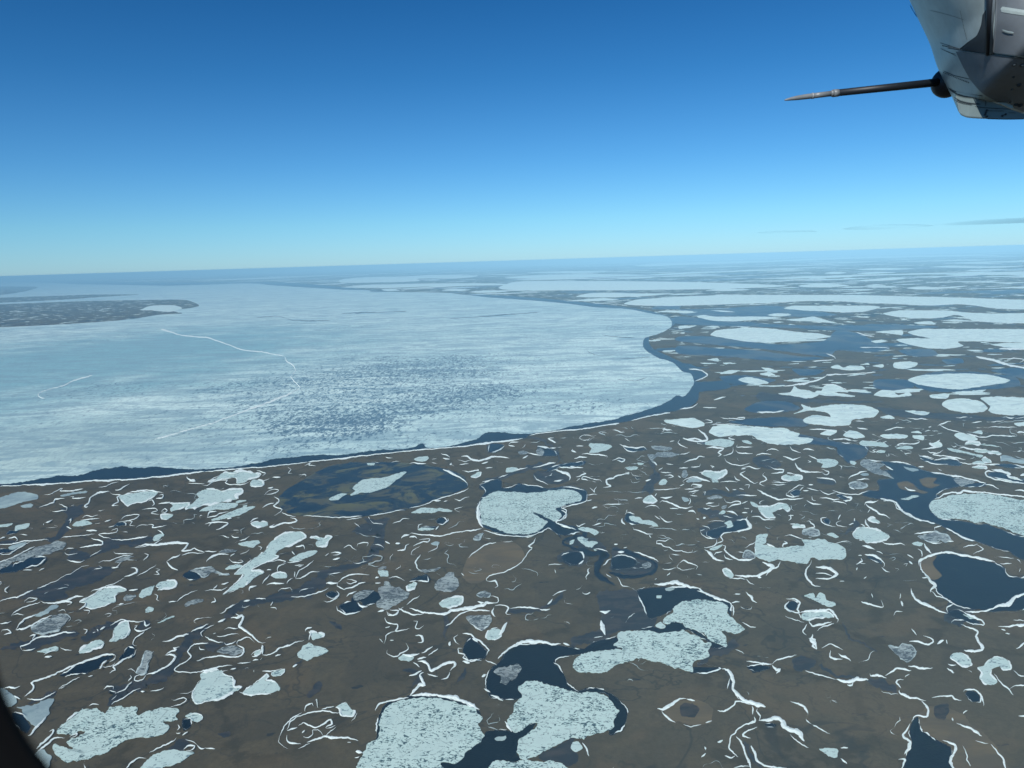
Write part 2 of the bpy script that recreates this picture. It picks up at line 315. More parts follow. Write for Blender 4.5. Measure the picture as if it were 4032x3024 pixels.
DATA = """
@A 0 1820 3.647 left of the marshy lake
I3 -12 40 0 38 10 35 20 32 30 32 38 34 41 36 40 39 32 41 24 43 15 46 5 49 -12 50|smooth pale grey ice oval cut by the left frame, just below the lakeshore drift
I3 22 47 27 46 33 45 35 46 33 48 26 49 23 48|tiny grey ice oval under the smooth pale ice oval at the left frame
I3 65 36 70 34 80 32 92 31 94 32 88 33 78 35 68 37|thin grey ice sliver on tundra between two hooked snowdrifts below the lakeshore
I1r 130 40 129 36 145 33 160 31 165 30 170 32 168 36 160 40 154 43 146 44 138 47 134 44|ragged ice on the pond with dark water at both ends, below the lakeshore's left part
I1r 184 44 195 44 204 44 202 47 192 51 185 53 184 50 187 47|small tapered ice patch touching the left tip of the big stepped ice sheet
I1r 175 61 174 57 178 56 187 56 186 59 180 62|small anchor-shaped ice patch below a ring of snow
I1 78 68 83 64 92 62 96 64 99 66 92 68 82 69|small fish-shaped ice patch beside a dark stream bed
I1 -8 69 8 66 14 66 13 68 6 70 -8 70|small ice sliver at the left frame beside a pond half water
I1 16 74 17 69 24 67 32 66 31 70 26 72 18 74|ice on the right half of a small pond with open water at its left
W 7 78 10 74 17 74 20 72 17 76
I2 -8 110 0 107 15 102 28 97 40 91 52 88 62 85 71 87 72 89 68 93 58 97 48 100 42 102 34 102 26 106 14 108 8 112 -8 117|long slanting mottled ice tongue at the left frame with dark water under it
W -8 120 8 112 20 107 30 103 42 102 50 103 48 108 42 110 30 113 22 117 10 119 -8 121
I3 9 92 14 89 22 87 30 86 28 88 22 91 14 94 10 94|dim grey ice patch on the dark pond above the long slanting ice tongue
W -8 94 10 93 20 92 16 96 8 98 -8 99
D 0 86 12 84 18 86 0 90
I1 165 83 168 79 176 77 177 80 172 84 166 85|small ice patch at the end of a dark bog with a thick snowdrift above
I2 125 107 130 103 140 101 146 101 140 104 148 106 136 106 130 108 124 108|ragged ice streaks on a small dark pool with forked snow tails
I1r 86 151 94 146 104 140 112 136 118 134 128 134 136 138 128 141 124 145 125 150 120 152 108 156 100 158 92 156 93 152|ice sheet shaped like a mitten with a white rim, right of the long dark bog
I1r 168 134 172 130 180 128 188 128 190 131 189 134 184 136 176 137 170 138 172 136|claw-shaped ice patch with two prongs, right of the mitten-shaped ice
I1 150 143 154 138 160 135 167 133 166 138 162 143 154 146 150 145|slanting ice patch just left of the claw-shaped one
I2 133 147 137 143 146 142 147 145 142 149 134 149|small snow-rimmed grey pond ice between the mitten-shaped ice and the slanting patch
I2 199 154 202 150 210 148 219 148 217 151 208 154 200 156|speckled oval ice patch in the brown hollow below the long branching ice
I1 157 159 160 156 166 157 165 160 160 162 157 162|small square ice patch among broken snow bits, left of the speckled oval
I3 35 165 48 160 58 154 64 155 56 160 44 166|narrow grey ice streak below the long dark bog
D 0 146 20 146 40 136 60 128 85 115 110 112 125 117 115 124 95 132 70 140 75 145 60 150 50 150 40 147 28 147
D 65 50 85 48 90 55 78 62 70 76 62 80 66 72 74 58
D 100 100 115 84 125 82 128 92 110 97 95 104 85 106 74 104 80 95
R 3 90 45 78 58 74 66 72 75 60 82 48 84
R 4 122 86 140 88 158 84 176 80
W 127 65 134 65 138 67 128 69 122 70
S 1.6 0 26 20 25 40 24 60 23 75 22 100 20 128 19 150 18 165 16 180 15 190 13 205 12 221 10|long thin snowdrift along the left part of the big lake's near shore
S 1.6 118 32 120 34 124 35 130 35 127 38 128 43 124 45 121 47 128 47|stepped snowdrift on the left bank of the pond with water at both ends
S 1.4 140 32 150 31 158 30 166 31 173 32 177 33
S 1.4 172 36 176 35 175 38 168 39
S 1.3 106 27 115 26 120 23 128 21
S 1.3 124 30 130 29 134 26 140 23
S 1.7 92 49 95 48 91 48 96 43 97 39 104 34 112 32 118 31|hooked snowdrift climbing from the stream bed to the pond with water at both ends
S 1.5 75 37 80 37 78 39 85 39 93 38
S 1.2 42 49 50 46 58 43 60 40 70 39
S 1.5 47 35 54 35 58 33 64 30 67 28 64 31 75 31 90 29|looped snowdrift above the thin grey ice sliver
S 1.3 153 51 160 50 168 50 170 52 164 55 172 56
S 1.3 174 53 178 50 181 52 178 54 174 54
S 1.8 171 45 176 44 184 43 182 45
S 2 160 42 164 41 167 45 164 47
S 1.4 203 23 212 23 221 23
S 2 202 15 203 18 210 20 204 20
S 1.6 131 62 136 58 143 57 150 57 148 60 143 62 134 64|snow ring on the tundra above a small dark pool
S 1.7 128 65 135 64 142 64 140 68 146 69
S 1.5 117 70 124 68
S 2 93 74 100 73 105 74
S 1.5 147 71 152 68 160 68
S 1.8 160 67 166 68 164 71 172 70 180 68
S 1.6 120 74 126 72 125 75 118 77 110 77 106 78 112 81 120 82
S 1.3 66 82 75 80 85 79 95 78 103 77
S 2 0 83 5 81 4 82
S 2.2 9 82 16 81 19 84 17 86
S 1.2 -4 99 10 99 20 93 28 88 33 86
S 1.2 -4 89 14 88 26 85 38 85 48 83 53 84
S 1.6 74 63 77 61 75 66
S 1.8 72 69 77 72
S 1.7 120 84 130 84 142 83 152 81 160 80
S 2.4 170 73 174 75 177 78
S 2 145 92 152 90 160 89 170 89 180 88 190 87 198 87 203 88 200 92 196 96 205 95 210 93 214 95 221 97|thick zigzag snowdrift running right from the bog with ice at its end
S 1.3 145 92 155 91 165 88 176 83
S 1.4 123 96 124 98 132 99 144 98
S 1.3 -4 109 12 103 25 97 38 91
S 1.4 14 113 17 109 26 107
S 1.2 25 117 35 116
S 1.4 42 117 48 114
S 1.5 70 95 72 93 80 93
S 1.5 70 97 74 100 84 98
S 1.3 86 92 95 91 105 89 110 88 110 86 106 84 98 82
S 1.2 97 102 105 98 110 95
S 1.2 72 105 80 107 88 107 91 105
S 1.5 106 108 112 106 120 106 126 103 134 101 144 100
S 1.3 120 115 126 113 131 108
S 1.4 120 114 128 114
S 2 156 98 160 100 158 103 154 106
S 2.2 141 114 147 114 148 118 142 121 134 124|thick hook of snow at the right end of the long dark bog
S 1.3 134 124 126 130 115 134 106 137 98 139
S 1.4 148 123 155 119 162 115 169 111
S 1.5 168 115 172 116 168 118 172 121 166 121
S 3 180 107 183 111 186 114 192 117|broad slanting snowbank left of the dark pond with an ice edge
S 1.5 180 107 185 104 195 100
S 1.2 196 100 205 98 215 98 221 97
S 1.6 -4 151 8 147 18 146 24 143 30 140 36 138
S 1.2 40 136 50 133 64 126 76 120 88 113 96 111|long faint snow line along the upper edge of the dark bog
S 1.7 44 150 52 152 62 151 72 149 82 145 90 145
S 1.5 26 151 30 147 40 147 36 150 28 151
S 2 12 166 14 163 22 158 30 155 44 151
S 2 13 165 20 163 26 165
S 1.6 60 153 72 150 78 151 72 154
S 1.6 85 159 92 155 93 152 87 151
S 1.6 87 151 100 143 110 136 118 135 130 135
S 1.6 90 160 97 160 95 164
S 1.4 139 138 149 137
S 2.4 167 142 170 144 169 148 172 150
S 1.4 182 151 190 150
S 1.3 190 150 200 143 214 138
@B 806 1820 3.647 around the long branching ice
I1r 4 21 12 18 20 11 28 11 40 9 50 11 60 13 56 16 48 18 44 22 35 23 34 17 26 17 18 18 8 22|white ice shaped like a boot with a tundra notch, under the lakeshore drift
I1r 49 23 52 19 60 19 63 21 64 24 58 26 50 26|small snow-rimmed ice knob right of the boot-shaped ice
I1r -21 50 -13 44 -7 38 -10 34 0 29 10 29 20 31 26 29 40 29 41 33 34 36 35 39 28 41 18 43 8 45 0 46 -8 49|big stepped white ice sheet, topmost of the three layered sheets left of the marshy lake
I1 0 49 8 47 16 44 28 44 36 45 35 48 26 50 14 51 4 53 -6 53|flat white ice lobe, middle of the three layered sheets left of the marshy lake
I1 33 43 38 41 45 41 40 43 35 44|tiny ice strip at the right end of the layered ice sheets
I1 7 62 18 57 30 52 42 48 54 48 48 52 40 56 28 59 16 62 8 63|long pointed ice strip, lowest of the three layered sheets left of the marshy lake
I1 41 47 46 46 45 48 42 48
I1r 50 66 54 64 62 64 69 65 69 68 62 70 54 69|small bean-shaped ice patch under the left end of the marshy lake
I1 36 88 42 86 52 85 58 85 60 87 56 89 52 92 44 91 40 90|small flat ice patch left of the upper end of the long branching ice
I1r 32 121 38 115 46 109 55 103 62 98 68 92 70 87 76 83 83 78 92 75 103 75 108 78 109 81 102 85 94 89 86 92 80 95 76 100 80 101 76 104 66 108 56 112 50 116 58 117 64 119 58 122 50 127 45 132 36 137 28 140 20 143 26 137 32 132 38 126 42 121|long branching white ice sheet slanting across the tundra, longest on the left half
I1 22 115 28 111 38 110 42 112 34 115 25 116|small ice wedge left of the waist of the long branching ice
I1 91 106 98 101 108 97 118 95 122 96 118 100 108 104 98 107|smooth leaf-shaped ice right of the long branching ice
I1r 114 81 120 80 128 82 134 79 138 80 134 84 130 90 122 91 120 86 124 84 118 82|star-shaped ice patch right of the head of the long branching ice
I1r 72 122 80 119 88 120 88 124 80 125 74 124|small round ice at the foot of a curled snowdrift, beside the branching ice
I2 15 97 22 94 32 94 35 95 30 97 22 98|small dull ice patch left of the middle of the long branching ice
I1 157 35 163 31 160 28 164 24 172 19 182 17 195 16 208 12 218 10 214 14 206 20 200 24 196 27 188 30 180 32 170 32 164 34 158 36|ragged white ice raft with a pointed tail floating in the marshy lake
I1 134 40 140 36 148 33 154 34 148 37 144 40 136 41|small broken ice raft trailing left of the pointed raft in the marshy lake
I1 175 1 184 1 183 3 176 3|tiny white ice scrap at the far shore of the marshy lake
I2 187 115 192 112 197 112 197 115 190 116|small ice cap on the neck above the speckled pond ice
I1 187 117 197 117 198 123 190 123|small ice block directly above the speckled pond ice
I2 188 135 194 133 194 129 198 129 201 134 210 136 213 138 220 140 221 145 214 150 207 155 200 158 192 158 185 156 186 150 190 146 187 140|heavily speckled grey pond ice with a knob on top, right of a dark open pond
I2r -16 117 0 114 8 113 12 117 18 120 26 121 16 122 8 119 4 121 -2 124 -8 119|dull pointed ice on the dark pond left of the branching ice's lower end
W -24 123 -18 118 -8 115 4 113 10 116 2 122 -8 126 -16 127
M 98 57 90 55 84 51 79 45 80 37 90 28 105 20 122 10 140 3 160 0 180 0 205 0 225 1 240 3 262 8 278 14 284 22 283 27 270 33 250 40 235 45 221 50 205 53 190 56 175 58 150 59 120 58
W 130 142 136 140 144 141 143 145 136 147 131 145
W 145 155 150 152 158 150 166 152 172 156 170 160 162 163 152 164 147 160
W 158 148 164 142 172 138 182 138 188 142 190 148 184 152 172 155 168 150 160 152
I2 160 144 166 140 176 137 184 138 178 143 170 147 162 149|sparse grey ice crust on the dark pond left of the heavily speckled pond ice
R 5 171 60 180 64 189 70 190 80 186 90 182 100 170 108 150 114 132 121 122 130 108 138 94 143 75 147 55 151 40 155 28 161 22 170
R 5 122 134 112 142 100 143
D 200 60 180 64 165 68 160 76 178 80 188 74
S 1.5 -3 24 2 25 12 20 25 19 22 22 28 24 40 24 48 22|snow rim winding under the boot-shaped ice
S 1.6 48 20 52 26 60 26 64 24 62 21 70 18
S 1.4 2 22 10 17 18 14
S 1.4 25 9 26 12 33 12 38 10
S 1.2 56 9 62 11 66 12 62 15
S 1.4 89 5 93 8 90 12 95 12
S 1.4 108 4 114 1 112 3 120 4
S 2 73 16 82 16
S 1.3 64 36 70 30 76 29 80 30 76 33 66 35
S 1.5 68 28 74 27
S 1.8 75 37 80 40 80 42 74 47 82 50 84 51 80 55 75 58|zigzag snowdrift on the left shore of the marshy lake
S 1.8 83 54 90 57 98 59
S 1.2 106 58 116 58 130 59 145 60 160 59 170 58|thin straight snow line along the near shore of the marshy lake
S 1.4 178 58 190 56 200 54 208 52 216 51|thin snow line on the near shore of the marshy lake, right of its outlet
S 1.5 92 60 98 61 100 63 96 65 84 66 76 69 70 70 76 67|curled snowdrift hanging below the left end of the marshy lake's shore
S 1.3 49 65 52 62 58 60
S 2 62 49 68 46 75 44
S 1.6 3 59 5 54 13 53
S 1.4 2 60 12 58 16 55 26 53
S 1.7 24 61 29 60
S 1.4 0 67 8 65 20 65 25 66 20 70 12 73
S 1.4 4 69 8 65
S 1.3 153 62 162 61 170 60
S 1.8 177 59 178 61
S 1.4 178 62 182 66 193 67
S 1.3 203 66 210 64 214 61 221 61
S 1.4 162 65 166 68 168 70
S 1.5 164 91 165 88 172 86 177 87 175 91
S 1.4 150 93 156 90 160 93 164 95
S 1.6 0 96 13 96
S 1.5 2 108 4 105 10 101 20 99 26 100
S 1.4 38 99 44 97 48 94
S 1.4 28 102 33 99
S 2.1 26 104 30 108 38 109 42 107 40 105 36 106|curly snowdrift left of the waist of the long branching ice
S 2 58 90 62 92 60 95
S 2 98 91 106 90 107 94
S 1.4 94 96 97 100
S 1.6 72 108 80 106 88 107 84 109
S 1.3 89 108 100 107 106 105
S 2 88 109 80 112 78 116 80 119|curled snowdrift joining the small round ice to the leaf-shaped ice's foot
S 2 97 111 102 111 107 111
S 1.4 101 113 105 112
S 2 98 126 100 121 102 117 110 112 118 106|tall V-shaped snowdrift, left arm, beside the dark stream band
S 1.8 98 126 104 126 110 122 116 118 124 118|tall V-shaped snowdrift, right arm, beside the dark stream band
S 1.7 62 131 66 126 70 121
S 2 67 116 72 116
S 1.8 88 131 90 127 95 125
S 1.6 97 118 97 124
S 1.5 67 133 70 131 77 131 86 131
S 2 48 139 49 135 56 133
S 1.5 0 139 8 138 18 138 24 134
S 2 9 137 13 132
S 1.5 18 132 26 130
S 1.5 80 140 82 137 92 136 94 138 94 140
S 1.4 93 145 104 145 114 143 122 141 134 136|snow line along the lower edge of the dark stream band
S 1.6 55 147 66 147
S 1.6 42 150 49 149
S 1.8 144 130 148 126 156 122 165 121 178 121
S 2 131 131 140 131 144 130
S 1.9 153 126 160 127 164 129 158 131 153 130
S 1.8 144 130 143 134 150 137 160 135 168 131 174 130|hook-shaped snowdrift above the sparse ice crust pond
S 1.8 128 150 132 151 138 149 143 145 145 142 142 139
S 1.7 153 145 156 142 164 139
S 1.6 184 125 188 124
S 1.9 198 125 206 123 212 126 216 128
S 1.5 184 130 190 130
S 1.6 206 116 211 113 211 111
S 2.2 212 82 216 79 221 78
S 2 206 88 211 87
S 1.8 208 96 216 94 217 90 221 88
S 3 195 85 200 88
S 1.7 71 155 73 150
S 1.8 71 157 77 157 78 159
S 1.7 142 155 144 160 152 164 160 163 168 161|ragged snow edge on the near side of the dark pond left of the speckled ice
S 2 166 151 169 155 176 156
S 2 187 162 194 160
S 1.7 197 162 204 165 209 160 215 156
S 1.5 130 101 134 98
S 1.5 136 98 142 97 147 98 144 100 138 100
S 1.6 138 105 146 103
S 2 34 163 38 166
S 2 7 152 12 150 10 146
@C 1612 1720 3.647 around the heart-shaped pond ice
I1 194 17 197 13 194 9 196 7 205 7 217 9 219 11 214 14 206 16 200 17|white ice square with a pointed right side, on tundra beyond the heart-shaped pond ice
I1 5 24 10 22 20 21 20 25 14 27 8 26|small ice patch just beyond the marshy lake's far right shore
I1 104 38 105 34 112 33 118 35 114 37 108 38|small ice patch midway between the marshy lake and the far bog ring
I1r 66 43 70 40 74 38 78 38 77 42 72 44|small leaf of ice right of the marshy lake's curved snowbank
I2 117 16 122 15 128 17 122 19 118 18|tiny oval pond ice left of the small pond with an ice tuft
I2 137 14 142 12 145 16 143 20 138 20|grey ice tuft standing in the small blue pond below the lakeshore
I4 78 68 83 64 90 60 100 59 110 59 125 60 140 60 150 58 160 57 172 57 180 59 184 62 187 65 184 69 176 71 166 75 158 78 164 82 165 86 160 90 156 91 150 88 140 83 133 82 142 87 150 92 146 95 142 99 140 102 130 104 115 105 102 103 92 99 84 96 78 92 76 84 76 75|large heart-shaped white pond ice with a narrow dark cleft, mid picture
I1 2 82 8 79 16 76 26 77 34 77 42 79 46 80 40 81 32 80 24 82 12 82|bat-wing ice strip under the marshy lake's near shore
I1 9 100 12 98 20 98 27 99 22 101 12 101|small white ice sill in the pond left of the heart-shaped pond ice
I2r 69 110 72 106 80 104 78 107 76 111|small triangular ice below the left end of the heart-shaped pond ice
I1 182 99 190 97 200 100 204 103 200 106 194 103 186 101|bright double-lobed snow-ice patch where the winding river leaves the heart-shaped pond
I1 173 113 178 111 177 115 173 116|small ice block in the river bend, leftmost of the broken chunks
I1 181 109 186 108 190 112 193 113 188 116 184 113|jagged ice chunk in the middle of the river bend
I1 188 110 193 110 190 112|tiny ice chip at the top of the river bend chunks
I1 189 115 196 112 204 114 200 117 197 120 190 118|broad angular ice chunk, largest in the river bend
I1 199 121 203 122 200 123|tiny ice chip, lowest of the river bend chunks
I3 23 115 28 113 32 114 30 117 24 116|dull grey ice oval in a snow curl left of the brown oval pond bed
I2 28 158 32 153 38 150 42 146 47 147 48 151 52 154 54 160 50 165 44 167 32 167 27 163|round speckled pond ice with a top knob, left of the brown oval pond bed
I2 9 144 14 143 20 143 34 141 30 145 20 146|broken ice ledge along a C-shaped snowdrift left of the brown oval pond bed
I1r -2 160 4 157 8 158 5 164 -2 165|small snow-rimmed ice left of the round speckled ice
W 76 52 84 48 95 46 100 48 100 55 112 54 118 50 125 52 138 53 150 56 165 54 176 53 188 57 193 62 192 67 186 71 176 73 164 76 170 80 168 86 162 90 158 92 165 95 178 99 186 100 180 104 168 106 158 104 150 98 140 104 128 107 112 107 95 104 84 99 78 97 75 90 72 82 74 72 80 62 82 58 76 56
V 4.5 158 93 170 97 182 100 190 103 188 107 178 108 168 111 166 115 172 118 182 122 196 125 210 126 214 128 208 132 203 138 202 146 208 152 214 156 222 160
V 1.5 140 101 150 98 160 104 164 110
D 168 110 180 106 195 108 206 114 212 122 200 124 184 121 172 117
W 164 128 170 125 178 124 186 125 189 130 186 136 178 138 170 136 165 132
D 160 128 176 121 192 125 194 134 184 140 170 140 162 136
W 29 90 33 87 38 88 40 91 36 94 30 93
W 12 97 20 97 29 97 26 99 14 98
W 85 16 84 10 90 7 98 7 103 9 98 13 92 17
W 138 10 144 10 152 13 160 17 160 20 150 21 142 20
W 148 38 150 34 158 31 166 29 178 28 190 26 188 30 178 32 162 33 158 35 150 37
D 134 40 140 36 150 37 160 38 168 41 173 44 170 47 160 51 148 50 138 47 134 44
R 2.5 80 50 92 46 108 41 128 34 144 31 158 29
R 1.5 125 0 140 2 148 4 148 8 155 10 152 13 160 17 162 24 156 29
W 0 156 8 151 18 148 20 150 24 154 20 156 10 155
B 57 150 60 137 66 126 76 120 90 115 104 112 116 116 124 124 124 132 114 139 102 146 90 150 82 154 76 158 64 158 60 154
S 2.4 36 35 44 38 52 42 58 46 62 50 63 53|broad white snowbank on the curved right shore of the marshy lake
S 1.2 64 55 60 58 52 61 40 64 28 68 16 73 0 77|thin snow line on the lower right shore of the marshy lake
S 1.4 0 29 5 28 8 29 18 29
S 2.3 56 21 62 21 67 24 75 26 82 24 88 22 98 21 108 23|sinuous snowdrift like a lying S, beyond the marshy lake's right end
S 1.3 52 25 57 26 60 27 68 25
S 1.3 54 30 60 29 64 29
S 1.2 78 29 85 27
S 1.6 82 34 90 33
S 1.8 78 49 86 47 92 46
S 1.5 96 44 107 41
S 1.2 112 37 120 35 128 33
S 1.5 133 33 142 31 150 29 158 28
S 1.5 158 35 160 33 170 33 188 33|straight thin snowdrift on the near bank of the narrow dark backwater
S 2.4 158 36 164 38 170 40 174 44 172 47|beaded snowdrift curving round the right side of the far bog ring
S 1.2 134 41 138 46 145 49 150 52
S 2 165 54 175 54 183 56 189 58|snowdrift on the upper right shore of the heart-shaped pond
S 1.4 192 62 191 68 186 71 180 73 172 75 164 77
S 1.6 191 63 196 62 203 62
S 1.6 191 69 197 68
S 2.4 164 79 169 82 168 87 163 91|curved snowdrift in the right notch of the heart-shaped pond
S 4 76 69 74 76 74 83 75 89 77 94 80 98|broad feathery snowbank on the left shore of the heart-shaped pond
S 1.6 160 93 166 96 174 98 180 100
S 1.8 78 66 83 65
S 1.8 0 104 10 105 22 106 34 107 46 104 58 102 68 101 78 99|long wavering snowdrift leading left from the heart-shaped pond's lower corner
S 1.4 80 101 86 102 90 104 100 106 115 107 128 108 134 107|thin snow line under the heart-shaped pond
S 1.7 136 109 134 114 128 118 132 120 129 124 127 128 122 135 116 139 108 143 100 147 90 149 84 152 83 155 88 157|long snowdrift winding down the right side of the brown oval pond bed
S 1.7 64 131 67 127 75 121 84 116 94 114|curved snowdrift on the upper left rim of the brown oval pond bed
S 1.6 86 157 92 156 95 161 92 163
S 1.5 6 128 2 127 4 122 12 118
S 1.5 4 118 12 114 20 113 22 110 10 111
S 1.6 31 114 30 120 24 123 20 125
S 1.6 12 127 8 132 6 136 9 142 14 145|C-shaped snowdrift left of the brown oval pond bed
S 2 0 108 6 108 8 110
S 1.3 56 147 59 150
S 1.3 150 139 150 138 165 137
S 1.3 157 143 158 147
S 2 195 55 200 60 200 57 203 54
S 1.5 180 95 185 97
S 1.5 181 97 190 93
S 1.5 212 148 218 152
S 1.5 209 139 215 133 218 132
S 1.3 34 18 42 20 44 22
S 1.3 36 23 44 24
S 1.4 127 17 132 18 140 20
S 1.6 122 23 128 20
S 1.6 107 8 110 6 118 6
S 1.7 92 17 98 14 101 11
S 1.4 107 9 114 10
S 1.7 152 4 158 6 150 2 156 1
S 1.3 176 13 175 15 180 17
S 1.5 180 10 188 10
S 1.7 186 19 192 18 196 19 205 19 214 21 213 23
S 1.4 178 24 184 22 192 22
S 1.7 48 67 54 69 60 66 65 65
S 1.7 26 69 34 69
S 1.5 37 70 41 69
S 1.7 36 94 42 90 42 88
S 1.9 28 100 31 96
S 1.5 9 100 10 95 14 94
S 1.5 197 77 203 76
@D 2418 1720 3.647 in the snow-laced ground above the kite-shaped ice
I2 40 10 46 9 54 10 62 12 60 14 50 15 43 14|dull oval ice with a snow tail, upper of two beside the slim dark pond
I2 36 19 44 19 46 17 54 16 64 17 72 18 70 20 62 22 54 22 47 21 42 24 43 27 47 30 42 28 38 23|dull ice shaped like a lizard with a bent white leg, below the slim dark pond
I1 25 28 29 28 32 29 30 30 26 30|tiny bright ice oval near the small ringed pond
I1 12 33 18 32 25 33 24 35 18 36 14 35|small bright ice cushion below the tiny bright oval
I1 98 6 106 3 114 2 124 3 130 5 128 9 120 11 110 10 102 9 98 8|pale dome-shaped ice with blue water at its left, under the long speckled sheet
I1 138 4 144 4 150 7 146 8 140 6|small ice wedge right of the pale dome-shaped ice
I1r 95 40 98 37 106 37 114 39 120 36 121 39 117 43 112 46 113 49 106 49 104 45 98 42|cat-shaped ice with two pointed ears outlined in snow
I3r 78 48 82 45 88 44 96 46 94 48 86 49 80 49|dull grey loaf of ice touching the left side of the cat-shaped ice
I2 73 43 74 37 78 36 80 41 77 44|small upright ice patch left of the grey loaf
I1 48 51 50 47 54 45 58 48 56 51 52 52|small slanting ice drop above a long level snowdrift
I1r 31 69 34 65 40 63 44 66 46 69 43 71 36 71|pear-shaped white ice with a snow tail to the left, above the torpedo-shaped ice
I1r 181 43 186 41 192 43 196 41 202 42 203 45 196 47 188 47 183 46|peanut-shaped white ice alone on brown tundra
I2 100 66 106 64 112 63 117 65 114 67 106 68|small ice sliver on a dark pool amid snow scribbles
I3 73 65 79 66 81 69 76 70|tiny dark grey pond ice in a snow bracket
I1 147 70 151 71 155 74 154 76 149 74|small ice thumb at the tip of the bird-shaped ice
I1r 155 75 162 75 170 75 178 72 184 72 188 75 190 78 187 80 182 77 174 80 170 82 174 87 169 88 162 85 157 80|white ice shaped like a flying bird with one curled wing
I2 116 75 123 73 122 77 117 78|small grey ice scrap inside a snow loop left of the bird-shaped ice
I1 113 83 118 79 121 80 119 83|small pale ice scrap below the snow loop left of the bird-shaped ice
I1 16 86 20 85 28 87 31 90 38 90 44 92 48 97 40 96 32 94 24 92 18 90|torpedo-shaped ice on a dark teardrop pond right of the heart-shaped pond ice
W 11 90 12 84 17 82 22 85 30 90 40 92 48 96 36 95 24 94 16 93
I1 119 93 125 90 128 92 129 96 122 98 122 95|small ragged ice in the dark bog left of the bold S-shaped snowdrift
I1 152 117 153 107 157 105 166 105 164 110 163 114 160 116 170 119 180 120 190 119 198 117 205 117 202 110 210 111 221 110 228 110 232 113 244 117 250 122 250 128 246 132 232 132 221 132 213 130 208 137 196 136 186 133 178 133 168 135 160 132 155 130 152 123|large U-shaped white ice sheet with a chimney at its left, right of centre
I2r 139 130 142 123 148 124 152 128 152 131 144 131|small dull ice knob tucked against the left end of the U-shaped ice
I1r 117 143 121 142 126 145 129 150 126 153 120 149|small ice drop at the left end of the thick snowdrift below the U-shaped ice
I1 103 121 112 117 117 116 116 119 110 122 104 122|small ice blade at the foot of the bold S-shaped snowdrift
I2r 203 105 206 101 214 99 221 101 222 106 214 107|small speckled ice above the right arm of the U-shaped ice
I1r 192 97 196 94 205 96 206 98|thin ice strip under a snow arch, up from the speckled ice
I2 30 138 36 135 41 137 38 141 33 142|broken grey ice in the oxbow ring of the winding river
I3 55 164 62 162 66 164 64 166 56 166|grey ice scrap under the bright bar of snow beyond the double floes
W 9 10 14 11 24 12 33 11 36 14 28 15 20 16 14 14
W 3 25 8 23 12 25 8 27
W 106 100 118 97 128 94 132 90 138 88 143 90 144 98 138 101 124 103 116 106 112 110 104 108 98 104
D 92 100 105 92 118 92 130 86 142 88 138 98 116 104 112 112 100 108
W 190 60 196 57 201 58 200 63 194 64
W 100 4 92 4 86 5 90 7 98 8
D 150 23 160 20 172 22 180 27 178 32 168 35 156 33 150 28
D -2 120 10 122 22 125 36 130 46 134 48 140 44 147 34 150 20 152 8 148 -2 145
W -2 130 10 128 20 131 25 136 20 141 8 143 -2 142
V 3 -4 122 8 122 24 128 40 134 46 140 40 147 24 151 8 150 -6 146
D 30 62 40 42 44 30 38 26 44 36 50 44 40 62 34 58
R 5 95 62 110 60 130 62 142 60
R 4 90 78 110 84 124 86 140 86
S 1.4 6 8 10 10 16 11 24 12 32 11 36 14
S 1.4 9 10 14 15 20 16 25 15
S 1.4 71 19 77 18 82 16
S 1.3 -2 26 5 23 12 24 9 27 4 26
S 1.5 74 1 80 3 88 2 96 4 100 3
S 1.6 71 3 69 6 72 9 80 12
S 1.5 60 5 65 4
S 1.6 99 12 106 11 112 12 119 12 116 15 113 17 116 19 112 21
S 1.7 133 8 132 11 138 11 150 11
S 1.7 131 14 134 17 142 18 150 18
S 1.2 128 11 128 17 118 21
S 1.4 119 23 122 27 130 30 138 31 147 28
S 1.7 153 20 160 18 170 19
S 1.4 164 15 170 13 178 15
S 1.4 190 10 192 14 202 18
S 1.6 204 14 210 13 216 15
S 1.6 182 21 188 23 193 25 198 23 202 22
S 1.6 210 20 216 23 221 25
S 1.7 209 25 213 27 209 28
S 2.1 195 28 198 33 204 37 212 38 226 38|bold stepped snowdrift up from the peanut-shaped ice
S 1.6 46 31 43 27
S 1.5 48 36 52 33
S 1.4 50 38 62 39
S 1.4 56 29 64 30
S 1.4 75 28 82 25 88 24 92 21 98 22
S 1.4 70 34 80 33
S 1.4 83 33 92 32 93 29
S 1.8 104 31 108 32 106 34
S 1.4 54 42 60 41 64 43 58 44
S 1.4 34 48 40 46
S 1.5 69 42 72 44
S 1.7 76 50 74 48 78 45 86 43 96 46 104 48
S 1.6 114 49 124 48 134 49
S 1.7 42 57 52 57 62 56 72 55|long level snowdrift below the small slanting ice drop
S 1.4 71 53 76 51
S 1.4 76 56 88 56
S 1.6 83 54 85 51 95 52 94 54 85 54
S 1.4 80 60 92 58
S 1.6 82 63 90 64
S 1.5 84 62 88 60
S 1.5 96 60 99 59 98 63
S 1.4 137 35 142 34
S 1.8 142 37 136 40 140 43 146 47 151 50 156 49|angular snowdrift right of the cat-shaped ice
S 1.3 138 33 146 32 152 34 158 34
S 1.9 163 38 160 41 164 46 158 49 157 51 163 53|zigzag snowdrift between the angular drift and the peanut-shaped ice
S 1.6 130 42 132 46 136 47
S 1.7 120 54 124 59
S 1.5 128 57 132 57
S 1.5 135 56 140 57
S 1.5 141 52 146 52 145 56
S 2 154 57 160 60 166 63 172 66 177 68 186 67 195 67 205 66|long descending snowdrift above the bird-shaped ice
S 1.5 132 63 140 63 146 64 154 63
S 1.6 186 62 188 59 193 56 200 52 206 53
S 1.6 204 54 200 58
S 1.5 204 58 210 58
S 1.5 208 55 214 57 221 58
S 1.5 210 52 215 52
S 1.5 187 60 186 63 194 65 200 64
S 1.6 208 68 214 72 224 73
S 1.6 214 64 214 68 218 69
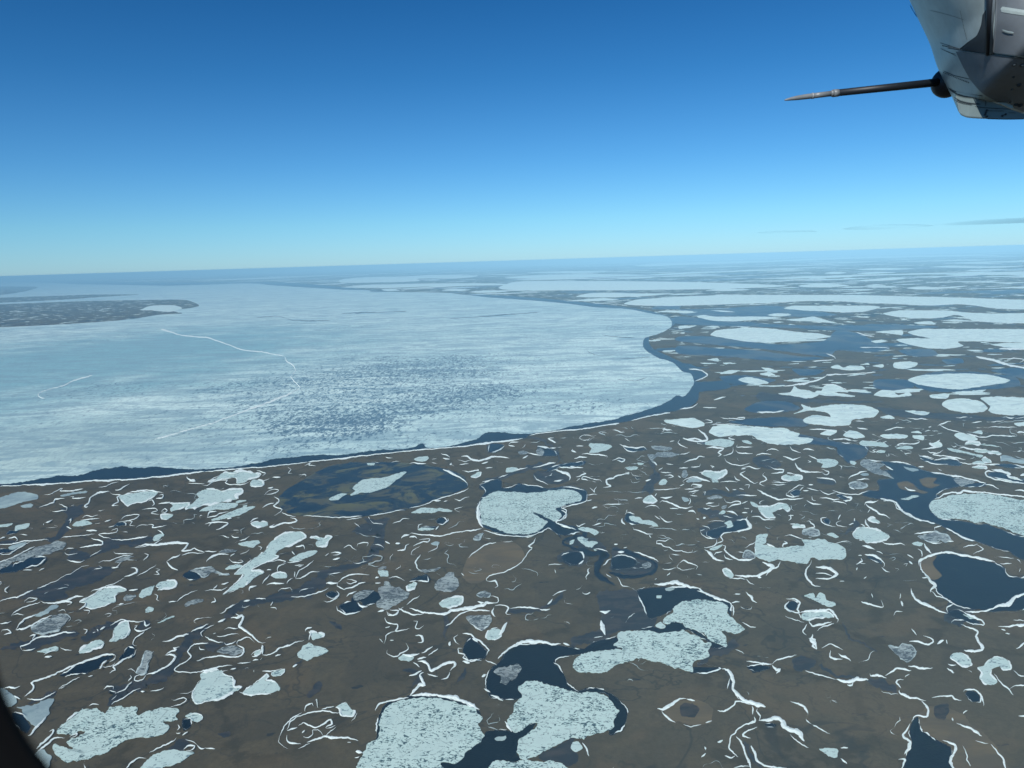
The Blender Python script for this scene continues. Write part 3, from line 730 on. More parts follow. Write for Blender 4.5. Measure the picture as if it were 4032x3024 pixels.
S 1.5 22 67 26 66 31 66
S 1.5 44 64 46 61
S 1.6 50 65 56 66 63 65
S 2 49 71 52 69 58 70 64 73 72 76 80 77 85 75|rope-like snowdrift right of the pear-shaped ice
S 1.8 81 66 82 70 80 73
S 1.7 119 66 121 70 127 71 132 69 136 70 137 72 128 74 123 77|looping snowdrift left of the bird-shaped ice
S 1.4 99 72 104 71 108 71
S 1.4 99 73 106 75 113 74 113 71
S 1.5 96 77 100 78 104 77
S 1.5 138 72 144 69
S 1.5 140 77 146 78
S 1.5 149 79 148 82
S 1.4 138 82 144 82
S 1.7 121 80 128 81 131 82 134 85
S 1.5 118 85 124 87 128 87
S 1.5 33 76 40 74 46 75 49 78
S 1.5 44 85 50 89
S 1.5 49 85 53 89 58 92 63 91
S 1.5 80 81 86 80 88 83
S 1.7 89 88 92 89
S 1.5 96 88 99 87
S 1.8 9 88 8 92 12 95
S 1.4 11 84 14 81 22 84
S 1.5 13 81 14 79
S 1.5 20 97 20 100 28 102 36 105 42 105
S 1.5 38 106 40 109
S 1.5 101 92 110 91 120 91
S 1.5 95 96 102 97 104 100
S 1.5 93 101 98 100
S 1.7 93 100 95 105 101 109 110 110
S 3 144 86 143 90 146 95 147 98 142 100 134 102 128 103|bold S-shaped snowdrift, upper hook, right of the dark bog pool
S 2.2 128 103 118 104 115 108 118 112 112 115 108 118|bold S-shaped snowdrift, lower bend, below the dark bog pool
S 1.7 111 110 109 117 102 119 97 119
S 2.3 117 116 120 118 119 122 124 127 130 131 136 133 146 133 152 131|snowdrift sweeping from the small ice blade to the U-shaped ice
S 1.4 119 127 120 131 128 133
S 2.3 98 121 102 124 106 128 112 133 119 134|tangled snowdrift left of the drift sweeping to the U-shaped ice
S 1.6 108 128 110 125 117 124
S 1.2 148 86 156 86 162 89 174 90
S 1.7 190 94 196 94
S 1.4 184 107 190 106 198 109 204 111
S 1.8 141 120 148 116 154 112
S 1.6 151 119 153 125
S 2.3 165 115 174 119
S 2.5 160 135 166 137 172 140 166 145 160 148 154 150 144 150 136 150 130 150|thick snowdrift looping under the U-shaped ice to the small ice drop
S 2.2 180 134 176 141 169 144 164 150
S 1.8 143 153 145 156 151 160
S 1.3 125 153 135 153 142 154
S 1.7 155 152 159 152
S 1.8 213 133 212 137 208 142 206 148 208 152 212 156 217 161 223 161|wriggling snowdrift below the right end of the U-shaped ice
S 2.2 21 124 28 126 36 129 44 132 48 135|snowdrift along the upper right of the oxbow ring
S 2.2 4 124 11 124
S 1.6 0 116 4 116
S 1.4 10 120 14 119
S 2.2 70 136 75 133 80 136 87 138 90 140 88 143|arched snowdrift over a small brown pond bed right of the oxbow ring
S 1.2 70 136 68 141 74 144 84 143 88 142
S 1.7 52 143 60 143 67 141
S 3.4 43 159 52 159 60 158 66 157 74 160 84 163 94 164|bright bar of snow on the far shore above the double floes
S 1.6 44 154 46 153
S 1.7 57 150 61 147
S 1.6 188 85 194 85
S 1.7 188 90 191 88 190 84
S 1.5 205 75 207 73
S 1.5 60 77 70 77
@E 3226 1720 3.647 near the broad dark water at the right
I1 43 7 46 4 54 5 62 6 70 7 76 10 72 11 62 10 52 10 46 9|flat white ice blade on the right bank of the dark meandering channel
I1 83 12 90 10 96 10 101 12 94 13 86 13|small lens-shaped ice right of the flat white ice blade
I1 62 16 66 14 72 15 71 17 64 17|tiny bright ice oval under the flat white ice blade
I1 -2 24 8 24 16 25 20 28 17 31 10 33 2 33 4 29 -2 27|rounded white ice with a bitten left side, left of the meandering channel
I1 33 26 38 26 41 28 38 30 34 29|tiny ice patch between the bitten ice and the speckled ice fan
I2 45 26 48 24 56 25 62 27 70 30 66 34 72 37 76 42 80 45 70 42 60 40 54 36 47 32 44 29|speckled ice fan with ragged right edge against dark water
I3 91 32 96 33 104 34 107 36 100 37 94 35|grey ice scrap on dark water right of the speckled ice fan
I1r 119 7 126 6 132 8 131 11 124 10|small ice knob under forked snow near the right frame
I1 138 12 146 13 156 15 166 18 177 20 175 22 166 20 156 17 146 16 140 14|long slanting ice bar above the arched snowdrift at the right
I1r 167 15 175 14 184 15 194 16 197 18 192 19 182 17 172 17|bright snow-covered ice bar right of the long slanting bar
I1r 175 24 179 22 185 25 186 28 180 28 176 26|small rounded ice at the end of the long slanting bar
I1 165 28 172 26 179 28 176 30 168 29|small peaked ice above an oval one near the right frame
I1r 165 33 172 31 180 32 181 34 172 34|small oval ice under the peaked one near the right frame
I1r 157 8 162 5 172 6 173 8 164 8|small snow-capped ice near the upper right tundra
I1 174 8 186 9 194 10 186 10 178 9|thin white ice needle right of the small snow-capped ice
I3 197 20 206 21 214 24 225 25 225 29 210 28 202 26 196 26|smeared grey ice cut by the right frame
I2r 32 51 36 49 44 48 50 50 52 53 48 55 40 56 34 55|dull round pond ice in a snow hook, left of the broad dark water
I3 44 40 50 39 54 41 48 42|tiny grey ice oval above the dull round pond ice
I2 145 46 150 44 158 45 164 46 169 48 164 50 158 52 154 53 149 50|shield-shaped ice under a diagonal snowdrift by the broad dark water
I4 119 77 120 72 126 68 134 66 142 63 155 62 170 61 184 62 200 65 221 68 240 72 240 112 221 107 210 103 200 99 192 96 184 94 178 92 170 93 160 90 150 89 140 88 130 88 124 84|largest white lake ice at the right frame, ragged left edge on dark water
I1 88 67 94 66 100 64 106 63 108 64 100 66 96 68|small ice scraps alone on the open dark water left of the largest right-hand ice
I1r 36 105 41 99 46 97 52 98 60 99 66 101 72 104 76 108 72 111 66 113 60 114 52 114 44 111 38 109|round white ice with a snow stalk above, right of the U-shaped ice
I2r 106 107 112 106 120 104 124 102 132 104 138 106 141 111 136 114 130 112 126 114 118 113 110 110|dirty diamond-shaped pond ice with a snow rim, below the broad dark water
I1 8 105 14 103 19 105 22 108 18 109 12 107|small ice kidney just above the U-shaped ice's right arm
I1r 53 89 58 87 66 91 66 93 58 92|small ice blade up from the round white ice
I1 100 115 106 113 112 115 110 117 104 117|small plain ice oval left of the snowbank over the big dark lake
W -2 2 10 4 24 6 40 8 52 11 53 14 46 18 40 20 44 24 34 26 26 22 20 18 19 11 10 9 -2 8
W 66 27 80 27 92 28 100 31 112 36 124 39 138 41 152 44 160 50 180 50 176 54 160 54 150 54 134 57 126 62 130 64 124 68 120 74 120 80 130 88 150 90 170 94 190 98 210 105 240 114 240 136 221 134 208 126 190 120 172 114 158 110 144 103 132 96 120 92 106 89 92 81 84 76 82 70 70 67 56 66 46 62 52 58 64 58 62 48 68 46 80 45 76 40 68 35 78 36
B 84 50 92 48 100 50 106 56 112 58 118 60 110 61 98 58 88 56
B 108 46 116 44 126 45 122 50 130 52 120 55 112 52
M 170 96 182 95 200 102 215 108 230 114 225 122 205 112 185 104
W 110 134 118 128 130 126 146 127 160 130 172 132 184 134 194 138 200 142 202 148 208 151 221 152 240 152 240 176 215 188 180 188 150 182 130 170 124 162 120 154 112 146 108 140
B 109 140 112 133 120 130 127 129 122 136 128 144 132 150 124 154 118 152 112 146
W 182 40 186 38 196 39 206 42 214 45 225 46 225 50 208 48 194 45 184 43
W 108 20 114 22 124 25 130 24 140 23 150 26 154 30 146 31 136 30 124 29 112 26
W 52 129 58 128 64 131 68 135 68 138 60 134 54 132
W 4 90 8 88 12 91 10 95 6 93
W 18 63 26 62 31 65 30 69 24 67
D -2 45 10 45 16 48 14 51 6 51 -2 50
D 20 104 28 104 36 96 34 92 40 88 42 96 34 104 26 106
W 188 30 200 29 215 31 225 33 215 34 200 33
S 1.7 107 19 108 21 114 21 124 24
S 2.4 124 26 132 24 140 23 148 24 151 27|arched snowdrift on a small dark pond under the long slanting ice bar
S 1.3 114 26 124 29 136 30
S 1.8 134 14 130 17 123 19 130 20 140 21 150 23 158 25|Z-shaped snowdrift left of the long slanting ice bar
S 1.4 110 13 120 12 130 11
S 1.4 117 15 120 17 126 17
S 1.5 126 6 130 3
S 1.5 151 27 160 29 170 29 185 30 195 29
S 2.1 76 27 84 27 92 28 99 30|short straight snowdrift on the far bank of the broad dark water
S 1.6 107 32 113 32
S 1.3 72 32 80 36
S 2.5 137 41 144 42 152 43 160 45 168 47 174 49 180 50|diagonal snowdrift over the shield-shaped ice
S 2 179 51 188 53 194 57
S 2.7 124 67 130 65 134 62 142 60 152 60 154 58 162 59 172 60 180 60 192 62 206 63 228 66|long white snowdrift along the upper edge of the largest right-hand ice
S 2.4 220 47 210 44 204 42 207 40 196 37 186 35|stepped snowdrift on the far side of the slim dark pond at the right frame
S 1.6 190 38 182 37 179 39 182 43 192 46 205 48 226 51|hooked snowdrift round the left end of the slim dark pond at the right frame
S 2.4 225 40 217 42
S 3 211 58 216 57 225 60
S 1.4 196 20 196 24
S 1.6 2 35 6 36 11 38 8 41 3 39
S 2 -3 44 8 45 15 46 18 50
S 1.6 52 37 44 38 42 40 33 43 32 46
S 1.5 40 47 50 45 54 46
S 1.6 32 54 38 57
S 1.5 0 57 4 60 10 62 18 60
S 1.7 14 58 22 60 32 62 42 62 44 61 54 58
S 1.6 0 66 8 66 16 68 22 67
S 2.3 25 63 30 65 35 66 33 69 26 68
S 1.8 13 70 20 70 27 71 30 73
S 1.7 49 74 50 71 56 71 62 70 64 68
S 2.2 50 73 56 77 61 80 66 84 71 84 77 88|forked snowdrift up from the round white ice with a stalk
S 1.5 55 78 52 82
S 1.8 79 70 82 73 83 77 88 80 95 84 102 87 110 90 118 92|dotted snowdrift down the left shore of the broad dark water
S 1.7 69 69 73 69
S 1.7 92 54 96 57 104 58
S 1.9 23 84 20 89
S 2 8 87 2 88 2 91 8 95 14 97 18 97
S 2 24 91 18 93 20 96 30 97
S 1.6 38 88 38 91
S 1.6 32 95 37 93
S 2.2 50 89 51 94 55 98
S 1.8 45 94 50 96
S 1.8 73 104 76 107 74 110 68 113
S 2.4 67 114 74 116 80 116 88 115 93 117|snowdrift running right from the round white ice with a stalk
S 1.4 102 105 108 104 118 103 124 102
S 2 125 101 125 98 132 96
S 2 138 113 145 113
S 1.5 118 114 126 115 133 114
S 3.4 113 115 116 120 119 124 121 126|short broad snowbank falling to the shore of the big dark lake
S 1.6 106 121 110 124 111 130
S 2.8 113 131 108 135 108 139
S 3.4 111 133 118 129 124 127 132 125 140 125 150 127 160 129 170 131 180 132 190 135|thick white snowbank along the far shore of the big dark lake at the right
S 1.7 195 137 208 137
S 2.8 110 142 114 148 118 152 121 157 125 161 121 164 120 168|snowdrift down the left shore of the big dark lake at the right
S 1.7 111 152 117 152
S 1.7 155 120 160 118 168 117 171 115
S 1.1 170 116 177 121 172 124 166 127
S 2 46 118 52 119 60 122
S 1.4 62 123 69 126
S 2.2 95 127 102 131
S 1.9 97 134 101 137
S 1.6 91 138 95 137 93 140
S 2.7 49 127 56 127 62 129 67 133 70 137 69 141|crescent snowdrift round a small dark pond left of the big dark lake
S 2 67 141 72 145 76 146
S 1.8 42 128 46 128
S 1.5 45 131 46 134 40 138
S 1.4 44 136 50 137
S 2.2 -4 141 8 141 14 144 19 148 16 151 8 153 -4 153|open snow ring on tundra below the U-shaped ice's right end
S 1.4 -4 147 6 147 14 150
S 2 22 156 27 156
S 1.4 41 141 40 144
S 1.8 48 153 51 151
S 1.6 200 142 202 148 206 151 214 151
S 1.6 217 142 216 146
@F 0 2419 3.647 at the lower left
I2r 34 14 40 11 48 6 56 2 64 0 72 0 76 4 72 9 66 15 58 18 48 21 40 20 34 18|mottled oval ice with dark spots at its upper end, lower left tundra
I1r 118 29 122 24 122 16 126 12 132 8 138 7 139 13 141 17 138 22 132 26 124 29|upright white ice with a pointed foot, above the narrow dark ponds at lower left
I1r 85 40 90 35 98 30 106 27 113 29 113 31 110 34 100 38 92 41 86 42|slanting ice leaf just above the spear-shaped dark pond
I2r 147 63 152 56 154 48 156 41 160 39 166 40 164 46 160 54 158 62 152 65|upright ice finger ending in a snow ring, right of the spear-shaped dark pond
I1 170 9 178 5 188 2 180 6 172 9|thin broken ice streak in a channel up from the ice finger
I3 18 100 28 99 36 98 44 94 52 91 58 91 56 96 53 101 54 106 50 110 46 116 40 122 34 118 28 112 24 106 24 102|triangular grey ice next to the black window edge
W 14 106 24 108 30 116 33 122 28 128 20 122 14 112
I4 61 128 64 122 72 115 80 108 88 104 96 102 104 101 108 104 114 106 120 101 128 98 136 100 142 98 148 99 149 102 146 106 148 110 152 108 158 105 166 103 174 101 182 101 192 102 194 105 190 110 192 113 184 114 176 116 182 119 184 122 180 127 172 131 160 133 148 132 138 135 128 140 120 145 108 151 96 154 84 158 72 160 67 157 60 149 57 144 60 140 70 143 78 145 72 138 80 134 88 130 92 126 84 126 78 131 70 130|biggest ice sheet at the lower left, scalloped like a torn cloth
I1 151 166 158 158 168 151 178 147 190 146 200 148 210 149 206 152 196 158 186 163 176 164 174 170 148 170|white ice sheet cut by the bottom frame, right of the biggest lower left sheet
I3 36 152 46 146 50 150 55 153 52 165 50 168 46 160 42 156|small pale ice strip at the bottom frame beside the black window edge
I3 0 80 10 84 18 90 18 96 8 100 0 98|dim grey ice beside the black window edge, above the triangular grey ice
I1 200 110 206 107 212 107 218 110 214 116|small snow-curled ice at the right end of the biggest lower left sheet
I1 40 40 50 37 60 35 62 38 50 41|small streaky ice left of the slanting ice leaf
W 64 66 72 61 82 55 94 50 106 46 116 44 122 45 116 50 108 54 108 58 102 60 92 64 80 64 70 67
W 128 48 134 42 138 35 143 32 145 38 144 44 136 48 130 50
R 7 115 98 125 90 140 78 160 74 175 66 188 55 195 42 202 32 210 22 225 12
D 0 38 10 34 22 30 40 25 60 20 80 19 86 22 70 27 50 33 36 38 20 37
D 150 12 156 8 162 8 160 16 150 16
D 192 135 186 142 180 148 196 148 206 142 200 134
W 198 112 206 112 206 122 198 126 196 118
R 4 30 96 46 92 62 84
R 6 88 28 100 20 120 12 140 8
S 2 17 17 20 12 26 6 38 0
S 2 17 17 26 15 34 12 42 7 56 1
S 1.7 1 19 2 17 8 16 12 20 4 22
S 1.7 0 10 8 9 12 7
S 1.7 24 38 22 35 28 33 32 31 35 28 44 24 54 23 62 21 70 19 82 20|winding snow line under the mottled oval ice at the lower left
S 1.4 24 39 30 39 38 36
S 1.6 35 27 38 22 32 24
S 2 48 46 56 45
S 1.7 47 43 55 40 62 37
S 1.5 65 36 70 38 78 38
S 2.4 90 16 94 17 91 21
S 2.2 105 16 106 18
S 1.6 100 20 103 19
S 1.7 108 17 114 14
S 2 119 12 126 8 132 6 138 7 148 8 156 6
S 1.5 156 7 158 12 162 10
S 1.7 145 13 148 12 145 16 150 18 156 17 163 13
S 2 157 18 148 24 144 28 144 33 148 34
S 2.2 147 38 144 45 136 48 128 53 122 57 124 60 118 63|snowdrift down the right side of the small square dark pond at the lower left
S 1.4 107 56 112 57 120 56 124 52
S 1.5 125 45 124 48 118 51
S 2.4 27 89 30 86 35 81 36 77 34 74 42 71 54 66 64 62 74 57 84 53 95 49 106 46 116 43 124 43 125 46|long bold snowdrift along the upper side of the spear-shaped dark pond
S 1.5 29 92 33 92 44 92 54 87 60 83
S 1.3 63 81 68 77 76 72 86 67
S 2 65 80 70 78
S 1.7 3 80 10 78 16 79 22 77
S 1.7 95 67 100 66
S 1.8 178 44 186 43 189 46 186 51 178 57 168 62 158 65|snowdrift curving right and up from the foot of the ice finger
S 1.7 178 44 184 40 190 38 187 36 194 35
S 2.2 158 65 156 69 150 72 145 71 146 67 152 65|snow ring at the foot of the ice finger
S 2.2 138 60 142 58 146 62
S 2 138 72 142 68 140 66
S 1.8 137 77 142 74
S 2.4 112 81 116 78 122 78 122 81
S 2 118 82 124 84 124 86
S 1.6 125 85 132 82 138 77 143 73
S 1.5 120 92 126 87
S 1.5 120 97 128 93 136 88 146 82 152 80
S 2 152 83 156 83
S 1.4 162 82 168 82 172 81 177 79
S 1.9 225 31 210 32 206 36 203 40 206 45 200 51 193 55 188 60 192 62 204 63 214 63 226 62|large S-curved snow line left of the branching drift on the lower tundra
S 2.4 175 29 184 28 190 25 198 23 204 21
S 1.7 206 19 214 15 225 10
S 1.5 221 17 217 20 219 24
S 1.7 214 35 216 38 221 39
S 1.7 212 50 221 47
S 1.8 96 99 100 97 107 98
S 1.7 71 115 78 109 84 106
S 1.6 65 122 70 118
S 2.3 53 126 58 124 56 130 50 136 44 141 40 146
S 2.2 40 147 48 142 56 136 64 133 70 133
S 1.4 75 133 78 130 84 128 82 132 76 134
S 2 161 149 170 144 180 140 188 136 191 133
S 2.1 136 168 139 162 144 158 150 155 158 156
S 1.7 200 135 208 137 213 141
S 1.8 198 146 204 142 210 142 208 146 200 147
S 1.5 213 141 217 145 221 145
S 1.6 192 119 194 122 191 125
S 2.2 190 128 195 128
S 1.7 197 131 203 127
S 2.1 203 110 210 107 217 109 218 113 213 116
S 2.8 30 131 36 126 40 120 45 116 50 110|ragged snow fringe on the right of the triangular grey ice
S 2.4 15 88 22 91
@G 806 2419 3.647 on the lower left tundra
I1r 0 62 10 60 18 60 22 64 28 68 32 72 32 78 40 78 36 82 28 85 20 90 8 93 0 94 -9 97 -12 94 -14 86 -10 78 -4 70 -5 65|broad white ice, left of a touching pair, lower left tundra
I1r 41 84 46 80 52 76 58 71 64 66 67 64 69 67 66 71 72 71 78 74 82 79 80 82 72 84 62 85 52 87 44 86|white ice heart, right of a touching pair, lower left tundra
I1r 72 63 78 60 86 59 86 62 82 66 74 67 72 65|small ice lobe just above the white ice heart of the touching pair
I1 101 46 100 42 104 38 106 34 110 32 112 30 115 31 118 34 122 35 134 38 132 41 124 44 116 47 110 50 106 48|jagged white ice like a flame, on the plain left of the bent snowdrifts
I1r 114 20 117 18 122 20 129 21 128 24 122 26 116 27 115 23|small ragged ice just above the flame-like ice
I2 13 40 18 36 26 34 34 35 40 38 38 42 30 45 22 43|grey oval ice wrapped in a snow loop at the foot of a long snowdrift
I1r 53 43 57 39 60 38 60 42 55 45|tiny ice drop between the wrapped oval and the flame-like ice
I1r 142 100 147 97 153 95 156 99 158 102 162 104 160 110 154 110 148 108 146 102|small blocky ice at the right end of the snow whorl
R 2 95 56 104 50 112 48
D 118 76 124 72 128 78 120 86 112 88
D 134 8 142 10 148 16 140 14
D 14 128 26 126 26 131 16 131
D 0 30 20 32 36 30 20 36 4 38
S 1.5 0 16 10 11
S 1.6 14 8 22 4
S 2.6 28 4 36 4 40 2 41 5 38 10 37 13 42 17 48 21 54 25 57 28 62 31 66 31|thick branching snowdrift falling right, above the wrapped oval ice
S 1.4 21 16 25 14 34 16 38 14
S 1.3 13 24 18 24 26 22 36 21 37 23
S 1.4 9 21 12 20
S 1.7 0 24 5 27 12 30 20 30
S 1.7 21 30 23 33 29 31 34 28
S 1.8 35 33 36 29 42 26 48 25 52 28 54 30
S 2.1 35 33 42 37 42 42 36 46 28 46 16 45 4 46 -4 48|snow loop round the grey oval ice on the lower left tundra
S 1.5 50 44 54 40 60 38
S 1.4 51 45 57 46
S 2.2 62 33 62 43
S 1.8 62 44 72 43 76 40 82 36 90 34 98 30 108 28|snow line rising right toward the flame-like ice
S 1.5 62 47 60 49
S 1.8 76 45 82 43
S 2.3 -4 62 4 60 14 57 24 55 30 55
S 1.7 35 53 44 52 50 51
S 1.7 52 50 58 49
S 1.6 28 60 34 58
S 2 25 61 19 63 24 66 30 68 31 74 33 78 40 79
S 1.5 37 84 44 87 54 87 64 86 72 85
S 1.4 0 94 12 92 22 90 28 86
S 1.5 62 61 72 61 78 60 84 58
S 1.5 53 60 53 62
S 2.2 95 57 100 54
S 2.5 108 18 110 15 116 14
S 1.6 112 19 114 20 112 28
S 2.3 195 3 196 8 202 10 208 11 208 15 206 18 214 17 221 15
S 2.1 206 18 200 20 196 23 195 28 194 32
S 1.8 195 15 200 13
S 1.8 188 27 192 31
S 2.4 200 28 204 28
S 2.1 197 38 197 42 202 45 208 45 211 42 216 40 220 36 217 31|bent snowdrift with a bright curl, above the long-necked pond ice
S 1.4 81 131 86 121 91 115 97 110 105 106
S 1.8 89 125 91 119 92 116 100 110 110 107 120 105 130 104 138 106 146 106|outer snow arc on top of the whorl on the lower left plain
S 1.8 108 105 110 99 116 96 117 99
S 2 119 94 121 91 122 101
S 1.5 126 102 132 101 140 100
S 1.5 146 105 148 110
S 1.5 165 106 162 112 158 115
S 2.6 101 120 106 117 112 119 120 122 126 120 132 116 136 114 137 118 132 121 131 123|inner snow curl of the whorl on the lower left plain
S 1.6 131 124 137 121 141 119
S 2 89 126 95 124 100 122
S 1.7 89 130 89 136 92 139 100 139 104 140
S 1.5 105 128 108 125
S 1.5 106 132 112 133 116 129 116 125 122 124 126 127 128 132
S 2.6 110 138 118 135 126 133 130 132 136 133 146 133 156 133 166 136|thick snow tail of the whorl pointing right at the big pond ice
S 2.2 130 131 136 126 142 121
S 1.4 81 130 80 137 84 142 90 145
S 1.4 101 146 108 142 114 139
S 1.5 154 138 158 138
S 2.8 163 148 170 150
S 2.4 162 155 167 154
S 1.5 0 144 6 144 11 146
@H 1492 2324 4.219 around the ponds at the bottom middle
I4 -18 170 -14 152 -9 143 0 138 0 126 2 115 8 108 18 103 32 101 50 101 64 103 78 107 88 110 92 114 97 119 93 124 96 130 99 135 96 140 88 146 80 152 76 158 70 161 58 161 59 170|huge round white pond ice at the bottom frame, nearest left of the pair
I4 126 107 130 102 134 100 130 91 136 86 144 84 154 87 162 89 172 91 180 94 186 96 194 94 204 95 212 99 219 106 224 113 222 118 220 122 220 128 212 131 204 133 194 135 192 140 186 138 180 137 170 142 160 147 150 152 146 155 140 157 134 159 130 155 128 150 130 143 132 138 138 134 144 130 148 124 142 124 136 128 130 131 126 132 121 127 119 122 122 117 126 113|huge two-lobed white pond ice with a dark inlet, nearest right of the pair
I4 105 170 108 160 114 159 122 161 132 160 138 159 144 160 150 160 164 160 170 163 174 170|white ice cut by the bottom frame under the two-lobed pond ice
I2 107 76 112 72 120 71 128 69 133 72 130 78 128 82 122 83 118 87 113 86 113 80|broken ice raft on dark water above the two-lobed pond ice
I1r 56 12 62 8 70 6 78 6 78 10 74 14 66 16 60 16|small almond-shaped white ice above the round dark pond
I2 81 25 84 23 92 24 103 23 104 30 100 34 95 37 88 34 84 30|speckled square ice just above the round dark pond
I1r 100 44 102 38 108 35 114 37 114 43 108 46 102 46|egg-shaped ice at the upper right of the round dark pond
I2r 91 4 98 1 104 3 103 6 96 7|tiny ice oval right of the small almond-shaped ice
I1 18 63 24 60 32 63 28 65 20 65|small pale ice at the elbow of the bent snowdrift
I1 179 147 181 142 186 142 190 147 184 151|pale ice nub below the two-lobed pond ice
I3 108 138 118 136 117 139 110 140|small dull ice floating between the two nearest pond ices
W 100 132 112 130 126 131 134 128 146 124 140 134 132 142 128 152 132 158 122 162 110 160 105 170 55 170 58 160 76 158 84 148 96 140
W 104 100 100 92 100 84 102 76 108 70 114 66 118 58 128 52 140 50 155 50 172 52 190 55 205 53 214 52 214 56 190 60 172 62 163 66 168 72 174 80 176 88 186 95 160 94 140 92 136 100 124 102 112 101
W 186 96 192 92 200 91 208 92 216 96 226 104 232 112 231 121 225 131 214 133 214 98
W -2 140 -2 124 2 112 10 104 22 101 32 98 52 99 70 102 86 108 94 113 92 120 60 130 10 135
W 78 56 80 50 86 44 91 48 96 52 101 57 99 63 92 65 84 66 80 62
D 149 156 158 150 170 143 184 138 180 144 184 152 187 156 184 162 176 164 164 160 154 160
D 180 44 200 40 214 36 216 46 200 52 180 52
D 102 92 100 84 104 74 110 68 116 78 114 86 124 90 118 96 108 96
R 3 120 20 135 18 150 18 160 12 172 2
R 2 62 45 64 30 58 20
R 2.5 72 85 80 78 82 72
R 3 22 74 38 76 40 80 30 90
S 3.4 30 98 40 97 55 98 68 100 80 104 88 108 94 111|thick white snowbank over the top of the huge round pond ice
S 2.3 29 99 34 92 38 88 42 88 40 84 38 79 42 77|snowdrift rising from the top of the huge round pond ice
S 2 -4 112 1 106 10 103 20 101 28 100|ragged snow edge on the upper left of the huge round pond ice
S 2 28 80 36 77 40 75
S 1.5 38 72 32 67
S 2.7 36 66 43 67 46 70 48 74 55 72 63 68 70 67 72 70 66 75|bold wavy snowdrift left of the round dark pond
S 1.5 45 78 55 81
S 1.9 58 83 64 81 66 76
S 1.8 36 65 44 62
S 2 46 61 55 54
S 2.4 22 60 30 61 38 59
S 1.6 40 59 45 56 50 52
S 2 32 29 36 29 34 35 38 36 42 33
S 1.8 34 42 40 43 41 48 36 49
S 2 26 14 30 10 38 5
S 2.4 28 17 36 19 44 21 54 22 60 22 68 19 78 17 90 16 98 14 100 12 108 12|long garland of snow sagging under the small almond-shaped ice
S 2.2 92 11 98 12
S 1.5 18 17 26 20 34 23 42 22
S 1.7 8 19 9 23 16 23 18 19 10 18
S 1.6 62 33 68 30 72 26 76 22 86 19 98 19 104 19|snow line hooking left above the speckled square ice
S 2.7 107 16 105 20 108 25
S 2.2 108 15 115 14 121 16 119 21 123 23
S 1.8 122 17 132 16 140 16 150 17
S 1.6 104 5 111 7 111 11 104 12
S 1.5 85 31 92 36 97 38
S 2.7 112 42 116 36 120 30|thick snow stroke on the right of the egg-shaped ice
S 2 98 36 102 33
S 2.8 78 40 86 41 90 45 96 49 101 53 103 56 100 61|broad snowdrift on the right shore of the round dark pond
S 1.6 74 42 70 44 72 49 75 51
S 2 78 54 74 54 75 58 80 60 78 63 84 65 96 65
S 2.6 78 66 85 68
S 1.8 99 65 104 67 110 70
S 1.7 67 48 66 52
S 3.6 111 64 116 58 122 54 128 51 138 48 148 48 160 50 170 50|bright arched snowbank over the dark water above the two-lobed pond ice
S 2.2 172 49 178 51
S 2 96 81 100 79
S 2.8 98 92 104 95
S 2 104 98 112 101 116 103
S 1.6 118 102 126 102
S 1.6 163 68 168 70 172 77
S 1.6 162 5 168 2 175 0
S 1.6 157 13 162 8
S 1.6 150 18 160 18
S 1.8 190 142 194 148 196 155
S 3 118 122 120 126 124 132
@I 2340 2324 4.219 at the bottom right of centre
I4 64 30 66 26 72 22 74 16 80 12 90 10 102 9 112 10 120 12 126 16 124 22 130 28 136 32 141 36 138 39 130 41 122 38 116 37 122 42 123 46 122 52 116 50 108 46 106 44 104 42 98 38 92 36 86 34 82 31 76 29 70 32|white helmet-shaped floe with a trailing chin, upper of the double floes
I4 -20 70 -15 62 -5 58 5 57 20 55 26 54 18 51 22 48 21 40 28 38 40 38 52 38 60 41 70 40 78 39 83 37 88 40 94 41 98 44 104 48 109 50 106 56 107 61 100 64 94 66 92 70 92 76 86 74 76 73 70 70 60 67 50 64 40 63 30 67 18 72 8 76 -2 77 -14 77 -19 73|long white floe tapering left, lower of the double floes
I1 57 33 62 30 66 34 62 36|small ice lump broken off left of the helmet-shaped floe
I1 58 5 63 5 62 7 58 7
W 40 0 60 -3 95 -2 106 4 120 9 127 13 127 25 120 14 100 9 80 13 70 20 58 25 50 26 46 14
D 4 2 40 0 48 20 60 26 56 34 44 40 22 38 10 40 6 24
W 44 36 56 34 64 36 72 28 82 31 92 36 100 40 106 45 112 49 124 52 120 54 109 53 108 48 98 44 88 37 80 40 70 42 60 42 44 40
W -6 52 2 47 10 46 20 44 24 50 26 54 16 56 0 58 -16 60
W 92 68 100 68 112 72 120 72 112 76 100 77 90 77
D 106 54 124 52 130 46 134 50 128 58 112 62 106 68 96 70 100 64
W 159 125 166 124 170 126 168 128 161 127
W 142 71 150 70 158 70 164 72 156 75 148 76
W 178 14 184 10 190 12 188 18 182 19
D 185 64 198 62 206 66 204 72 194 75 186 70
B 65 113 72 107 82 103 94 102 106 106 111 111 110 119 108 124 94 126 82 124 70 120
C 80 108 90 106 98 110 94 117 84 117
R 2 140 140 144 148 150 160 158 166
R 1.5 120 73 126 80 128 92 134 100
S 3 96 0 104 3 112 6 120 9 127 12|diagonal snowbank along the water over the helmet-shaped floe
S 2.6 127 12 130 16 129 24
S 1.8 128 12 136 11
S 2 141 2 146 6 148 10 152 11
S 1.6 138 30 142 32 146 34 151 34
S 2.8 5 20 10 20 15 19
S 3 6 28 8 36 10 42|scattered snow ridge at the left edge of the marsh above the double floes
S 1.6 0 45 8 43
S 3 59 110 64 111 72 107 80 102 86 101|hatchet-shaped snowdrift on the upper left rim of the oval brown bog
S 1.5 86 102 94 103
S 1.7 63 112 65 115 70 120 76 123
S 1.6 83 125 90 127 100 125
